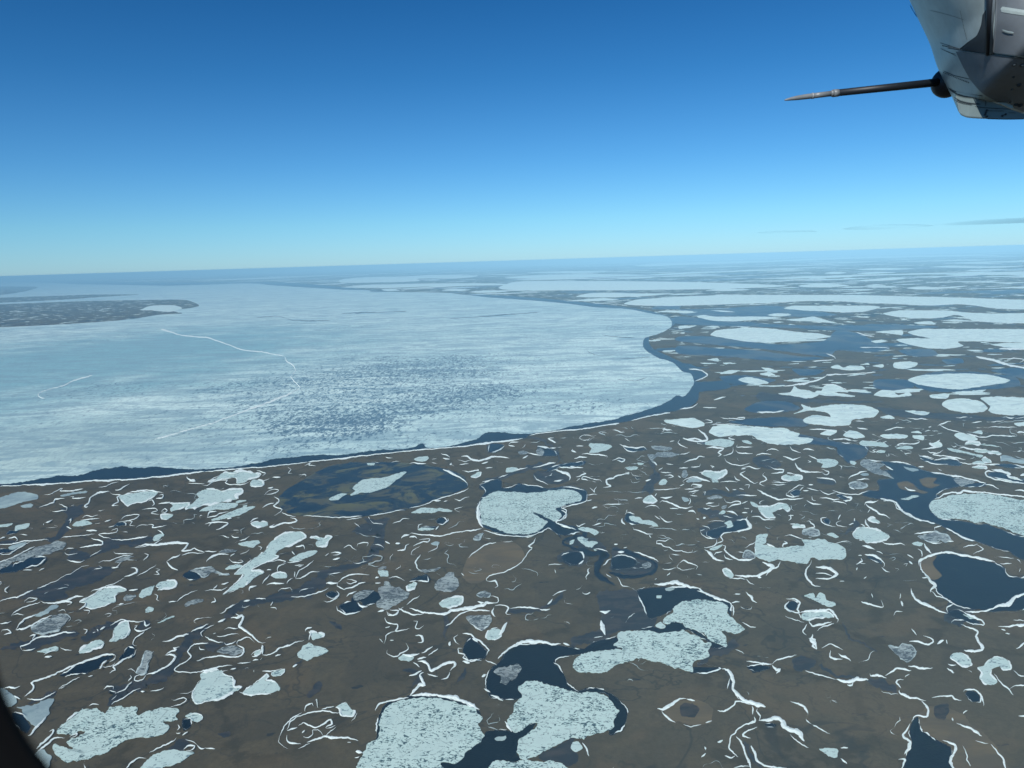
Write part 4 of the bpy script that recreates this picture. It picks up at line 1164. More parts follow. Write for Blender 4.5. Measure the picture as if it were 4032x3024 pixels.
S 1.8 104 124 110 122
S 1.6 115 112 122 113 128 109 132 104 138 104 146 107
S 4.4 119 73 124 75 128 80 130 86 130 92 134 97 140 103 148 105 156 107 160 109|boldest snowdrift falling right from the lower floe along a dry channel
S 1.4 127 82 125 88 124 92
S 1.4 131 97 135 102
S 1.4 147 108 148 116
S 2 152 110 151 113 155 117 153 122
S 2.4 149 118 150 122 140 126 134 130 132 134 128 136 127 142 126 148 130 152 134 156|forked snowdrift, left fork, at the bottom right of centre
S 1.8 152 127 142 132 139 136 146 138
S 2 133 136 138 144 141 152 145 160 146 168|straight snow line on the left bank of the small dry gully at the bottom
S 4.4 146 145 150 152 152 159 158 163 166 165 184 169|thick snowbank in the small dry gully at the bottom frame
S 2.2 130 166 140 164 146 165
S 2.2 103 146 104 149
S 3 100 156 104 152
S 2.2 115 142 120 140
S 2.2 122 154 128 156 131 154
S 4.6 154 122 162 121 168 119 174 122 178 127 186 131 192 134 196 141|thick arched snowdrift over a tiny dark pool at the lower right
S 1.8 183 134 188 140 200 147
S 2 142 66 150 67 160 69 166 69
S 1.8 166 69 168 66 176 64 184 62 189 60
S 2.4 166 70 170 74 173 74 170 78
S 1.6 132 55 140 59
S 2 179 8 184 8 188 8 192 12 189 18 191 21 184 20 178 17 178 14 182 10|snow ring round a small dark pool left of the paddle-shaped ice
S 1.8 191 21 193 26
S 1.5 178 24 186 27 196 30
S 1.8 199 32 195 38 198 42
S 3.2 200 45 206 46 204 52 208 55
@J 3099 2324 4.219 at the lower right
I1 16 5 24 3 26 7 30 2 36 4 37 9 44 11 46 14 42 16 36 14 30 11 22 8|leaf-like ice with ragged fingers, above the paddle-shaped ice
I1r 14 22 22 20 30 20 38 20 42 22 44 25 36 25 26 26 20 28 14 26|paddle-shaped ice boxed in by snow lines
I2r 95 52 104 53 108 50 116 52 120 57 119 62 113 67 106 64 104 60 98 56|speckled ice with a white left ear, alone on the lower right tundra
I1r 152 63 154 60 160 58 168 61 172 66 172 70 164 71 158 67|rounded ice cap, left of the hook-shaped ice near the right frame
I1r 178 72 184 70 188 65 195 62 202 63 208 67 209 73 202 74 198 71 192 73 190 78 196 84 194 88 186 88 180 82 182 77|hook-shaped ice like a mushroom on a stalk near the right frame
I1 30 148 38 147 46 147 48 150 47 156 40 155 34 151|small triangular white ice right of the thick arched snowdrift
I1 164 22 172 24 176 26 170 26|thin ice sliver at the outlet of the big dark lake
W 117 122 122 118 124 128 130 134 142 141 152 146 154 152 152 160 154 170 110 170 112 152 116 142 114 132
W 166 97 170 94 178 96 182 102 180 104 172 103
W 150 20 160 18 170 24 180 30 176 32 164 28 154 25
B 122 118 134 108 150 110 165 116 172 125 185 135 198 150 205 170 150 170 158 146 142 140 128 132
C 138 108 150 106 152 112 146 120 138 116
D 72 82 86 84 100 88 102 96 92 94 80 88
D 150 12 160 10 176 20 160 32 146 26
R 2 30 70 50 80 72 82
R 1.5 52 30 58 44 72 50 84 58
S 2.2 12 21 20 19 30 19 40 18 44 22 48 28 46 30
S 2 20 28 24 34 30 32 42 30
S 1.6 28 38 34 34 44 31
S 3.2 24 41 22 46 26 50 28 55
S 2.3 32 54 40 50 46 52 52 56
S 1.8 40 56 40 62 46 64 52 64
S 2.2 48 59 54 62 60 66
S 1.7 69 11 78 13 84 15 90 16 87 9
S 1.6 79 3 80 7
S 1.7 106 3 106 8
S 1.7 106 10 108 15
S 1.6 100 24 102 20 108 20
S 2.5 115 -2 117 4 120 9 127 13 134 15 142 19 150 22|long snowdrift descending right to the outlet of the big dark lake
S 1.7 134 0 140 5 147 7 154 11
S 1.7 150 21 150 16 156 13
S 2.5 225 3 213 6 210 9 206 13 200 14 192 17 184 19 176 20 166 20|serrated snowdrift along the near shore of the big dark lake
S 2.4 165 20 174 25 183 29 184 32 175 32
S 1.6 153 30 156 27 162 28
S 2.3 162 32 168 34 174 36 178 39 176 43 178 47 182 52 182 56 176 57 165 56|big hook of snow right of the speckled ice with a white ear
S 2.2 197 34 206 34 214 33 225 33
S 1.6 211 28 218 28 225 31
S 2.2 200 36 204 37
S 2.2 204 40 208 41
S 2 214 55 218 52 224 48
S 2.1 114 47 122 48 131 51 136 48 134 45 127 42
S 1.7 116 36 121 42
S 2.2 140 50 146 46
S 1.7 149 46 150 50
S 2.7 46 83 56 85 64 83 76 83|snowdrift chain on the lower right plain, first and leftmost thick link
S 2 56 88 60 88 62 85
S 2.5 77 78 78 80 86 79 93 82|snowdrift chain on the lower right plain, second link, stepped at its left
S 2.6 92 80 98 76 103 73 116 75|snowdrift chain on the lower right plain, third link rising right
S 2.2 113 71 124 73 136 73
S 1.7 17 75 26 78 36 81 46 83
S 2.9 109 83 103 84 102 86 107 91
S 1.7 110 81 114 78
S 2.4 149 73 156 77
S 1.7 150 69 158 70
S 2.9 105 93 106 97 114 100 122 101 130 103|snowdrift like an arrow head, below the snowdrift chain
S 1.6 88 94 96 97 104 97
S 2.5 135 101 142 99 150 99 154 99 157 102 163 103
S 2.2 165 95 166 93 174 93 180 96 183 102 184 108|snow arch over the small round dark pond at the lower right
S 2.8 164 115 168 112
S 2 125 104 130 108 132 112 130 118 122 117 118 119 116 123
S 2.5 115 124 112 130 108 135 112 139 115 142 113 148 109 153|knotted snowdrift on the left shore of the tall dark pond at the bottom right
S 3 104 158 110 158 107 168
S 2.2 145 140 152 143 157 146 156 153 153 159 156 168|snowdrift on the right shore of the tall dark pond at the bottom right
S 2.8 158 124 166 127 174 130 182 136|smooth slanting snow bar on the rusty ground at the bottom right
S 2.2 154 119 155 122
S 1.7 176 140 182 142 188 143
S 2.8 190 144 194 148 197 152 202 158 204 168|snowdrift along the right edge of the rusty ground at the bottom right
S 1.7 164 145 167 150 168 158 172 164
S 2 193 78 198 84 203 89 208 93 211 98
S 2 208 92 213 89 225 88
S 1.5 211 75 216 79 225 81
S 2.2 50 157 56 162
S 1.6 50 147 57 147
S 2 216 117 221 117 225 120
@P 0 0 1 along the big lake
Z -900 1960 0 1915 146 1907 274 1900 467 1889 602 1878 692 1867 806 1857 945 1845 1090 1834 1214 1820 1400 1798 1612 1775 1794 1760 1940 1742 2060 1727 2085 1714 2195 1696 2286 1690 2438 1666 2577 1635 2687 1611 2724 1599 2749 1574 2755 1544 2810 1538 2876 1526 2850 1500 2743 1502 2785 1477 2761 1453 2724 1435 2688 1429 2638 1404 2583 1380 2559 1356 2559 1319 2600 1305 2640 1290 2660 1260 2560 1225 2300 1190 2000 1165 1500 1145 1344 1130 1100 1112 700 1112 300 1108 -900 1110
Q -900 1930 0 1905 120 1892 220 1873 304 1870 389 1848 486 1836 516 1842 608 1839 729 1845 851 1845 972 1830 1094 1805 1215 1793 1344 1790 1465 1775 1617 1763 1660 1745 1684 1763 1769 1757 1866 1732 1891 1720 1927 1702 1988 1702 2073 1708 2134 1702 2225 1684 2316 1666 2407 1653 2468 1635 2529 1617 2620 1587 2668 1556 2688 1562 2706 1550 2731 1514 2727 1483 2718 1471 2688 1462 2650 1429 2596 1410 2553 1386 2532 1362 2541 1331 2596 1313 2638 1289 2644 1264 2626 1246 2559 1234 2468 1216 2347 1210 2255 1198 2134 1186 1952 1173 1830 1161 1739 1152 1465 1149 1459 1143 1344 1141 1344 1140 1094 1125 972 1116 670 1125 486 1122 304 1119 182 1113 0 1110 -900 1110|vast white lake ice with a winding crack and blue-grey melt, filling the left middle
T -200 1205 0 1198 150 1192 350 1185 700 1180 760 1190 784 1204 740 1214 668 1222 717 1234 620 1240 547 1252 425 1265 243 1277 0 1289 -200 1296
I1 553 1221 596 1204 680 1202 717 1213 668 1228 596 1222|lone ice lake inside the brown peninsula at the far left
T -200 1178 0 1172 182 1166 364 1160 547 1160 420 1168 243 1180 0 1192 -200 1196
T -200 1130 0 1128 146 1129 120 1142 60 1154 0 1160 -200 1166
@L 1344 900 6.076 far away
I1 102 38 110 35 120 34 150 34 180 34 221 34.5 240 35 270 36 290 37 278 38 250 39 221 39.5 180 40 150 40 120 40 105 39.5|broad straight far lake ice, just behind the big lake's right end
I1 152 44 160 42 175 41.5 195 42 215 42 200 43.5 175 44.5 160 44.5|flat far ice between the broad straight lake and the curved lake tip
I1 145 47 155 46 170 45 180 46 165 47|thin far ice strip touching the big lake's upper right shore
I1 205 54 212 53 228 53.5 221 54.5|short bright far ice by the tip of the big lake
I1 83 41 95 40 108 40.5 100 41.5 88 41.5|small far ice strip below the left end of the broad straight lake
I1 65 40 72 39 84 39.5 76 40.5|tiny far ice strip at the big lake's upper shore
I1 0 33 15 31.5 40 31 60 30 88 30.5 80 32 50 32.5 50 34 20 35 0 35|far ice with a stepped lower edge, above the big lake's far shore
I1 0 38 20 36.5 60 35.5 100 35.5 110 36.5 60 37.5 20 38.5|long hair-thin far ice just beyond the big lake's far shore
I1 26 39.5 32 39 38 40 30 40.5
I1 105 32 130 30 170 29.5 200 30 221 29.5 180 31 130 32.5|long thin far ice above the broad straight lake
I1 120 28.5 150 27.5 175 28 150 29
I1 190 24 205 22.5 240 21.5 221 23.5 200 24.5
@M 2688 900 6.076 far away on the right
I1 18 69 22 66 30 65 45 64 60 65 75 67 88 68 96 70 90 71 80 72 70 73 55 74 40 73 28 71|bright oval lake ice beside blue flooded flats, right of the big lake's tip
I1 146 98 155 95 170 94 185 94 200 95 212 98 208 100 195 102 180 104 165 103 152 101|perfect white oval lake ice in dark water near the right frame
I2 168 114 172 111 182 110 192 112 198 116 194 119 182 119 172 117|darkly mottled ice oval, left of two touching below the perfect white oval
I1 193 110 200 109 215 109 235 111 235 120 215 121 203 120 198 118 199 115|white ice, right of two touching below the perfect white oval
I1 78 124 84 121 96 122 92 119 82 118 72 120 78 117 77 114 84 116 90 115 98 114 110 114 120 115 127 118 124 122 116 123 110 124 108 127 98 128 86 127 80 126|white ice with a cleft left side like an open jaw, right middle
I4 17 132 20 128 32 127 45 128 60 129 66 129 70 131 76 133 74 135 84 136 80 139 66 140 56 139 50 137 44 134 34 134 24 135|long speckled white sheet with a stepped outline, below the jaw-like ice
I1 0 123 8 123 14 126 14 128 6 129 0 128 -10 126 -12 124|small white ice left of the long speckled sheet
I1 62 107 70 106 72 102 75 104 82 105 88 107 86 109 80 110 74 109|crown-shaped small ice above the jaw-like ice, left one
I1 90 106 92 102 98 101 104 104 107 106 100 106|small ice with a snow tail above the jaw-like ice, right one
I1 124 108 128 105 135 105 140 108 146 106 148 108 142 109 134 109|small winged ice left of the two touching ovals
I1 160 108 166 107 173 107 171 110 162 110|small square ice directly above the mottled oval
I1 144 118 150 118 160 119 158 121 150 120|thin flat ice left of the mottled oval
I1 128 122 134 121 137 123 130 123|tiny ice oval right of the jaw-like ice
I1 137 90 137 87 145 86 152 87 151 89 144 91|small crisp white ice above the perfect white oval
I1 96 90 100 88 104 90 108 89 116 89 118 91 108 92|small twin-humped ice on brown flats right of the flooded bays
I1 115 88 120 87 121 88
I1 123 89 130 88 130 90
I1 24 94 30 92 37 92 32 94|small ice lens right of the big lake's tip, upper
I1 50 94 56 93 60 95 52 95
I1 51 90 58 91 62 93 56 93
I2 36 98 42 96 52 98 56 100 46 101|grey thinning ice in a blue bay right of the big lake's tip
I1 16 85 22 84 23 86
I1 26 87 31 87 28 88
I1 9 57 14 56 22 57 40 57 55 57 64 58 50 59 36 60 24 60 16 59|flat white far lake ice above the bright oval
I1 67 59 78 58 85 57 92 59 100 61 94 61 84 60 74 60|kite-like far ice right of the flat white one above the bright oval
I1 55 56 60 55 68 55 70 56 62 57
I1 18 53 26 53 34 54 26 54
I1 -5 54 4 54 10 54 2 55
I1 13 64 20 63 24 64 16 64
I1 -2 63 8 63 6 64 -2 65
I1 66 52 72 50 90 50 110 50 122 50 128 51 116 54 98 54 80 53|oval far lake ice just under the very long ice band
I1 130 55 140 53 150 53 170 53 180 54 200 55 228 55 228 61 205 61 190 60 182 57 176 56 165 58 150 58 138 57|forked far lake ice reaching the right frame
I1 146 67 155 65 170 65 190 65 228 66 228 77 210 77 200 75 212 74 224 74 180 73 182 76 170 78 156 77 146 75 138 72 150 71 160 71 150 69|large white far lake ice with a notch, at the right frame
I1 125 67 134 66 142 66 142 69 134 68|small far ice left of the notched lake ice
I1 122 73 128 72 133 73 126 74
I1 150 61 160 60 164 62 154 62
I1 -38 49 -30 46 -15 45 0 44 30 43 70 43 110 43 150 44 190 45 228 47 228 52 205 52 190 50 178 49 160 50 140 49 115 48 100 47 80 47 60 48 30 49 0 50 -20 50|very long curved far ice band across the right half
I1 75 37 85 36 100 36 108 37 95 38 80 38|far ice strip with pointed ends right of the broad straight lake
I1 0 23.5 15 22 60 20.5 110 18.5 150 17.5 190 17 205 17.5 150 18.5 110 19.5 60 21.5 15 23|longest pale ice streak near the right horizon
I1 125 13.5 150 12.8 185 12.8 160 13.4
I1 92 29 98 28 106 28.5 100 29.5
I1 112 26.5 130 25.5 150 26 130 27
I1 113 29 125 28 138 28.5 120 29.5
I1 115 33.5 125 32.5 138 31.5 146 32 135 33.5 122 34
I1 170 30 190 28.5 225 28 225 30 195 30 180 30.5
I1 70 29 80 28.5 87 29
I1 55 32.5 65 32 74 32.5
I1 82 32.5 88 32 93 32.5
I1 145 38.5 155 37.5 165 38 185 37 175 38.5 155 39.5
I1 185 35 200 34.5 225 35
I1 118 37 126 36 132 37
I1 100 33 108 32 114 32.5
I1 206 38 225 37.5 225 39
I1 15 40 25 39 44 39.5 30 40.5
I1 0 26.5 12 26 30 26.5
I1 170 22.5 190 22 210 23
I1 160 25 175 24 195 24.5 225 24 200 25.5
I1 104 134 108 131 114 132 118 135 112 136|small blocky ice right of the long speckled sheet's end
I1 128 134 136 133 146 134 144 136 132 136|flat white ice lens right of the small blocky ice
I1 149 134 156 134 156 137 150 136
I1 148 132 153 131 155 133
I1 176 134 180 132 190 135 191 137 182 137|small slanting ice at the right below the touching ovals
I1 188 132 193 131 194 133
I1 160 140 166 138 168 141
I1 215 126 228 125 228 128 218 128
I3 89 133 96 130 100 131 96 134|dull grey ice sliver over the end of the long speckled sheet
W -2 70 20 70 60 75 90 73 100 66 115 68 122 72 130 74 134 78 118 80 100 79 95 83 85 82 60 79 40 77 -2 73
W -2 76 30 78 50 79 70 82 92 84 70 86 50 85 30 83 -2 81
W 71 91 85 91 92 92 86 95 76 95
W 24 96 38 95 60 98 50 101 30 100
W 40 117 50 112 66 112 76 116 72 118 60 119 46 119
W 30 125 60 122 80 124 80 128 50 128
W 152 103 148 97 165 93 190 93 215 96 218 102 200 104 170 106
W 125 98 145 98 150 103 135 105 124 103
W 168 85 180 84 182 87 172 88
W 68 132 90 136 100 138 110 140 120 143 118 148 108 152 104 148 100 142 90 140 80 139
W 140 79 160 78 165 82 150 83
W -2 57 60 62 100 63 140 62 130 66 100 66 60 64 -2 62
W 200 92 225 90 225 98 215 96
W 0 46.5 -20 52 20 52 60 50 100 56 60 57 0 56
W 120 62 160 63 165 64 130 66 120 65
D 124 116 150 118 200 122 225 120 225 124 180 124 140 122
D 50 106 66 108 90 111 130 112 120 113 80 113 50 112
S .9 112 67 118 69 124 70
S .9 99 84.5 98 83 93 81
S .9 84 86 98 85
S .9 93 95 110 94 125 93|thin straight snow line along a bank right of the flooded bays
S 1 65 102 75 101 85 99 92 96 94 94|curving snow-edged bank above the crown-shaped small ice
S 1 90 101 98 101 105 104 108 106
S .9 4 91 12 92 16 95 13 97 8 99
S .9 -2 117 6 116 10 113
S .9 20 111 28 109
S .9 13 116 22 116
S 1 48 119 58 119 66 118
S .9 82 115 84 118
S 1.1 190 83 200 85 210 88 225 91|long straight snow line running off the right frame above the perfect white oval
S 1 210 85 215 84 221 85 218 87
S .9 205 78 225 78
S .9 115 77 130 77 134 78
S 1.1 82 130 90 130 100 132
S 1 10 130 14 133 16 137 10 138 0 136
S .9 166 127 172 130 180 132
S .9 165 128 172 125 174 125
S .9 113 129 120 130
S .9 131 131 138 129 144 129
S .9 187 126 194 125
@N 0 0 1 along the big lake's shore
S 5 806 1857 945 1845 1090 1834 1214 1820|thin snow line on the lakeshore just beyond the boot-shaped ice
S 6 1214 1820 1400 1798 1612 1775 1794 1760 1940 1742 2060 1727|long bright snowdrift along the big lake's near shore, beyond the marshy lake
S 6 2085 1714 2195 1696 2286 1690 2438 1666
S 6 2485 1655 2577 1635 2640 1625
"""
# ------------------------------------------------------------------ read the outlines
ITEMS = []
for ln in DATA.strip().split('\n'):
    if ln.startswith('@'):
        h = ln[1:].split(None, 4); TX, TY, TS, TN = float(h[1]), float(h[2]), float(h[3]), h[4]; continue
    part_, _, lab = ln.partition('|'); tk = part_.split(); k = tk[0]; vals = [float(x) for x in tk[1:]]
    wd = 0.0
    if k in 'SRV': wd = vals.pop(0) * TS
    pts = [(TX + vals[i] * TS, TY + vals[i + 1] * TS) for i in range(0, len(vals), 2)]
    if k in 'SRV': pts = [p for i, p in enumerate(pts) if i == 0 or p != pts[i - 1]]
    ITEMS.append(dict(k=k, w=wd, p=pts, lab=lab, tile=TN, c=np.mean(np.array(pts), axis=0), far=TN.startswith('far')))

LANDMARKS = [('large heart-shaped', 'heart-shaped pond ice'), ('long branching white', 'long branching ice'), ('ragged white ice raft', 'pointed ice raft in the marshy lake'),
  ('white ice shaped like a boot', 'boot-shaped ice'), ('big stepped white', 'stepped ice sheet'), ('star-shaped ice', 'star-shaped ice patch'), ('smooth leaf-shaped', 'leaf-shaped ice'),
  ('heavily speckled grey pond', 'heavily speckled pond ice with a knob'), ('long slanting mottled', 'long slanting ice tongue'), ('ice sheet shaped like a mitten', 'mitten-shaped ice'),
  ('claw-shaped', 'claw-shaped ice patch'), ('ragged ice on the pond', 'ragged ice with dark water at both ends'), ('smooth pale grey ice oval', 'smooth pale ice oval at the frame'),
  ('round speckled pond ice', 'round speckled ice with a top knob'), ('broad angular ice chunk', 'broad angular chunk in the river bend'), ('white ice square', 'white ice square with a point'),
  ('cat-shaped', 'cat-shaped ice'), ('pear-shaped', 'pear-shaped ice'), ('peanut-shaped', 'peanut-shaped ice'), ('flying bird', 'bird-shaped ice'), ('torpedo-shaped', 'torpedo-shaped ice'),
  ('large U-shaped', 'U-shaped ice with a chimney'), ('lizard', 'lizard-shaped dull ice'), ('pale dome-shaped', 'pale dome-shaped ice'), ('speckled ice fan', 'speckled ice fan'),
  ('largest white lake ice at the right', 'largest right-hand lake ice'), ('round white ice with a snow stalk', 'round ice with a snow stalk'), ('dirty diamond', 'dirty diamond-shaped ice'),
  ('shield-shaped', 'shield-shaped ice'), ('long slanting ice bar', 'long slanting ice bar'), ('biggest ice sheet at the lower left', 'biggest lower left ice sheet'),
  ('upright ice finger', 'ice finger'), ('slanting ice leaf', 'slanting ice leaf'), ('mottled oval ice', 'mottled oval ice'), ('triangular grey ice next', 'triangular grey ice'),
  ('white ice heart, right', 'white ice heart of the touching pair'), ('jagged white ice like a flame', 'flame-like ice'), ('grey oval ice wrapped', 'wrapped grey oval ice'), ('small blocky ice at the right end', 'blocky ice of the snow whorl'),
  ('huge round white pond', 'huge round pond ice'), ('huge two-lobed', 'huge two-lobed pond ice'), ('egg-shaped', 'egg-shaped ice'), ('small almond-shaped', 'almond-shaped ice'), ('white helmet', 'helmet-shaped floe'),
  ('long white floe', 'lower double floe'), ('paddle-shaped ice boxed', 'paddle-shaped ice'), ('speckled ice with a white left ear', 'speckled ice with a white ear'), ('hook-shaped ice like', 'hook-shaped ice'),
  ('small triangular white ice right', 'small triangular ice'), ('bright oval lake ice', 'bright oval by the flooded flats'), ('perfect white oval', 'perfect white oval'), ('cleft left side', 'jaw-like ice'),
  ('long speckled white sheet', 'long speckled sheet'), ('broad straight far lake', 'broad straight far lake'), ('oval far lake ice just', 'far oval under the long band'), ('forked far lake', 'forked far lake'),
  ('large white far lake ice with a notch', 'notched far lake'), ('longest pale ice streak', 'longest pale horizon streak'), ('far ice with a stepped', 'stepped far ice')]
LM = []
for sub, nm in LANDMARKS:
    for it in ITEMS:
        if it['k'][0] == 'I' and sub in it['lab']:
            a = np.array(it['p']); LM.append((nm, it['c'], a.min(0), a.max(0))); break
used_labels = set(it['lab'] for it in ITEMS if it['lab'])
ORD = ['', 'second', 'third', 'fourth', 'fifth', 'sixth', 'seventh', 'eighth', 'ninth', 'tenth']
def shape_words(p, w):
    a = np.array(p); L = np.linalg.norm(np.diff(a, axis=0), axis=1).sum(); ch = np.linalg.norm(a[-1] - a[0]) + 1e-6; d = a[-1] - a[0]
    s = 'short' if L < 55 else ('long' if L > 150 else 'middling')
    if L / ch > 1.55: t = 'curled'
    elif L / ch > 1.18: t = 'bent'
    elif abs(d[1]) < 0.22 * abs(d[0]): t = 'level'
    elif abs(d[1]) > 1.3 * abs(d[0]): t = 'upright'
    else: t = 'slanting'
    return ('thick ' if w > 8.2 else 'thin ') + ('' if s == 'middling' else s + ' ') + t
def auto_label(p, c, w, noun, first=''):
    """says which one by its look and by the nearest landmark and the side of it"""
    best = []
    for nm, lc, lo, hi in LM:
        g = np.maximum(np.maximum(lo - c, c - hi), 0); best.append((math.hypot(g[0], g[1] * 1.3) + 0.15 * np.linalg.norm(c - lc), nm, lc, lo, hi))
    best.sort(key=lambda t: t[0])
    for dist_, nm, lc, lo, hi in best[:3]:
        dx = (c[0] - lc[0]) / max(1, (hi[0] - lo[0])); dy = (c[1] - lc[1]) / max(1, (hi[1] - lo[1]))
        side = ('left of' if dx < 0 else 'right of') if abs(dx) > abs(dy) else ('above' if dy < 0 else 'below')
        lab = f"{first or shape_words(p, w)} {noun} {side} the {nm}"
        if lab not in used_labels: used_labels.add(lab); return lab
    dist_, nm, lc, lo, hi = best[0]
    dx = (c[0] - lc[0]) / max(1, (hi[0] - lo[0])); dy = (c[1] - lc[1]) / max(1, (hi[1] - lo[1]))
    side = ('left of' if dx < 0 else 'right of') if abs(dx) > abs(dy) else ('above' if dy < 0 else 'below')
    for o in ORD[1:]:
        lab = f"{o} {first or shape_words(p, w)} {noun} out {side} the {nm}"
        if lab not in used_labels: used_labels.add(lab); return lab
    return lab

# ------------------------------------------------------------------ water, bog, pond beds
def struct(o, label, cat): return tag(o, label, cat, kind='structure')
zc = {'D': 0, 'B': 0, 'C': 0, 'M': 0, 'W': 0, 'I': 0, 'S': 0}
def nz(k, base):
    zc[k] += 1; return base + zc[k] * 0.004
WATERLIKE = []
for n_, it in enumerate(ITEMS):
    k = it['k']; sd = n_ * 31 + 7; p = it['p']
    if k == 'D': struct(sheet('bog', p, nz('D', .3), BOG, seed=sd, amp=2.6)[0], 'dark wet bog in the tundra', 'bog')
    elif k == 'R':
        V, Fc, q = ribbon(p, it['w'] * 1.5, nz('D', .3), 0.0, sd, amp=2.0); struct(link('stream_bed', V, Fc, BOG), 'dark wet stream bed in the tundra', 'stream')
    elif k == 'B': struct(sheet('pond_bed', p, nz('B', 1.25 if 'dark water' in it['tile'] else .6), BROWN, seed=sd)[0], 'brown dried pond bed', 'ground')
    elif k == 'C': struct(sheet('peat', p, nz('C', .7), PEAT, seed=sd, amp=2.0)[0], 'dark peat in a brown pond bed', 'ground')
    elif k == 'M': struct(sheet('marsh', p, nz('M', .75), MARSH, seed=sd)[0], 'marshy water with brown sedge', 'water')
    elif k in 'WZ':
        far = it['far']
        struct(sheet('lake' if k == 'Z' else 'pond', p, nz('W', .85), FLATS if far else WATER, seed=sd, amp=1.2)[0], 'dark blue open water', 'water')
    elif k == 'V':
        V, Fc, q = ribbon(p, it['w'], nz('W', .85), 0.0, sd, amp=0.8); struct(link('river', V, Fc, WATER), 'dark winding river', 'water')
    if k in 'WZMQ' or k[0] == 'I': WATERLIKE.append(np.array(p))
def inside(P, x, y):
    X = P[:, 0]; Y = P[:, 1]; X2 = np.roll(X, -1); Y2 = np.roll(Y, -1)
    c = ((Y > y) != (Y2 > y)) & (x < (X2 - X) * (y - Y) / (Y2 - Y + 1e-9) + X); return bool(c.sum() % 2)
BOXES = [(P.min(0), P.max(0), P) for P in WATERLIKE]
def taken(x, y, mrg=0):
    for lo, hi, P in BOXES:
        if lo[0] - mrg < x < hi[0] + mrg and lo[1] - mrg < y < hi[1] + mrg:
            if inside(P, x, y): return True
            if mrg and min(np.hypot(P[:, 0] - x, (P[:, 1] - y))) < mrg: return True
    return False

# ------------------------------------------------------------------ ice
IM = {'I1': ICE1, 'I2': ICE2, 'I3': ICE3, 'I4': ICE4}
for n_, it in enumerate(ITEMS):
    k = it['k']; sd = n_ * 37 + 3
    if k == 'Q':
        o, q = sheet('lake_ice_sheet', it['p'], 1.6, BIGICE, 1.2, seed=sd, amp=1.5); tag(o, it['lab'], 'lake ice')
        for nm, w_, pts in (('pressure_ridge', 5, [(1845, 826), (1860, 860), (1898, 888), (1916, 922), (1886, 958), (1912, 992), (1946, 1030), (1896, 1062), (1790, 1105), (1690, 1145), (1500, 1215), (1350, 1268), (1200, 1310), (1000, 1365)]),
                            ('pressure_ridge', 2.6, [(1840, 826), (1700, 800), (1560, 784), (1450, 742), (1350, 708), (1180, 690), (1040, 650)]),
                            ('pressure_ridge', 3, [(600, 950), (480, 985), (400, 1022), (290, 1052), (246, 1076), (262, 1096), (290, 1102)])):
            P = [(x / 1.6458, 900 + y / 1.6458) for x, y in pts]
            V, Fc, q = ribbon(P, w_, 1.66, 3.0, sd + int(w_ * 10), amp=1.5); link(nm, V, Fc, SNOW, o)
        for w_, pts in ((5, [(2370, 1318), (2420, 1326), (2500, 1330)]), (4, [(1770, 1255), (1880, 1248), (2020, 1236), (2120, 1230)]), (5, [(1344, 1234), (1480, 1230), (1600, 1226)]), (4, [(2440, 1412), (2500, 1410), (2560, 1406)]), (3.5, [(2310, 1380), (2350, 1398), (2420, 1396)]), (4, [(2430, 1493), (2500, 1498), (2548, 1486)]), (5, [(1010, 1250), (1100, 1246), (1160, 1262), (1300, 1262)])):
            V, Fc, q = ribbon(pts, w_ * 0.45, 1.64, 0.0, sd + int(w_ * 7) + len(pts) + int(pts[0][0]), amp=1.6); link('ice_lead', V, Fc, WATER, o)
    elif k == 'T': struct(sheet('island', it['p'], 2.2 + 0.01 * n_ / 999, TUNDRA, seed=sd)[0], 'low brown island in the vast frozen lake', 'island')
    elif k[0] == 'I':
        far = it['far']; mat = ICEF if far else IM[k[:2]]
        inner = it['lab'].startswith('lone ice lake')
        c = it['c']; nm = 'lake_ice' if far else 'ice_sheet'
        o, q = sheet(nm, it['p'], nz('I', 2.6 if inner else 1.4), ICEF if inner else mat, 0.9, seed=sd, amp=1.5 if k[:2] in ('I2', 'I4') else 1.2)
        lab = it['lab'] or auto_label(it['p'], c, 0, 'far ice strip' if far else 'ice scrap', 'thin pale' if far else 'small')
        tag(o, lab, 'lake ice', 'ice on far lakes' if far else 'ice left on the tundra ponds')
        if k.endswith('r'):
            V, Fc, q2 = ribbon(it['p'], 6.5, 2.35, 0.8, sd + 1, True, 0.3); link('snow_rim', V, Fc, RIM if k[1] in '23' else SNOW, o)

# ------------------------------------------------------------------ snowdrifts: the 300 that show largest are things, the small rest is scattered snow
SN = []
for n_, it in enumerate(ITEMS):
    if it['k'] == 'S':
        a = np.array(it['p']); it['area'] = np.linalg.norm(np.diff(a, axis=0), axis=1).sum() * it['w']; it['sd'] = n_ * 29 + 1; SN.append(it)
SN.sort(key=lambda t: (0 if t['lab'] else 1, -t['area']))
SV, SF = [], []
def add_scatter(V, Fc):
    b = len(SV); SV.extend(V); SF.extend(tuple(i + b for i in f_) for f_ in Fc)
for i, it in enumerate(SN):
    V, Fc, q = ribbon(it['p'], it['w'] * 0.74, nz('S', 2.0), 2.0, it['sd'], gaps=0.0)
    if i < 300:
        o = link('snowdrift', V, Fc, SNOW)
        tag(o, it['lab'] or auto_label(it['p'], it['c'], it['w'], 'snowdrift'), 'snowdrift', 'snowdrifts along the pond shores')
    else: add_scatter(V, Fc)
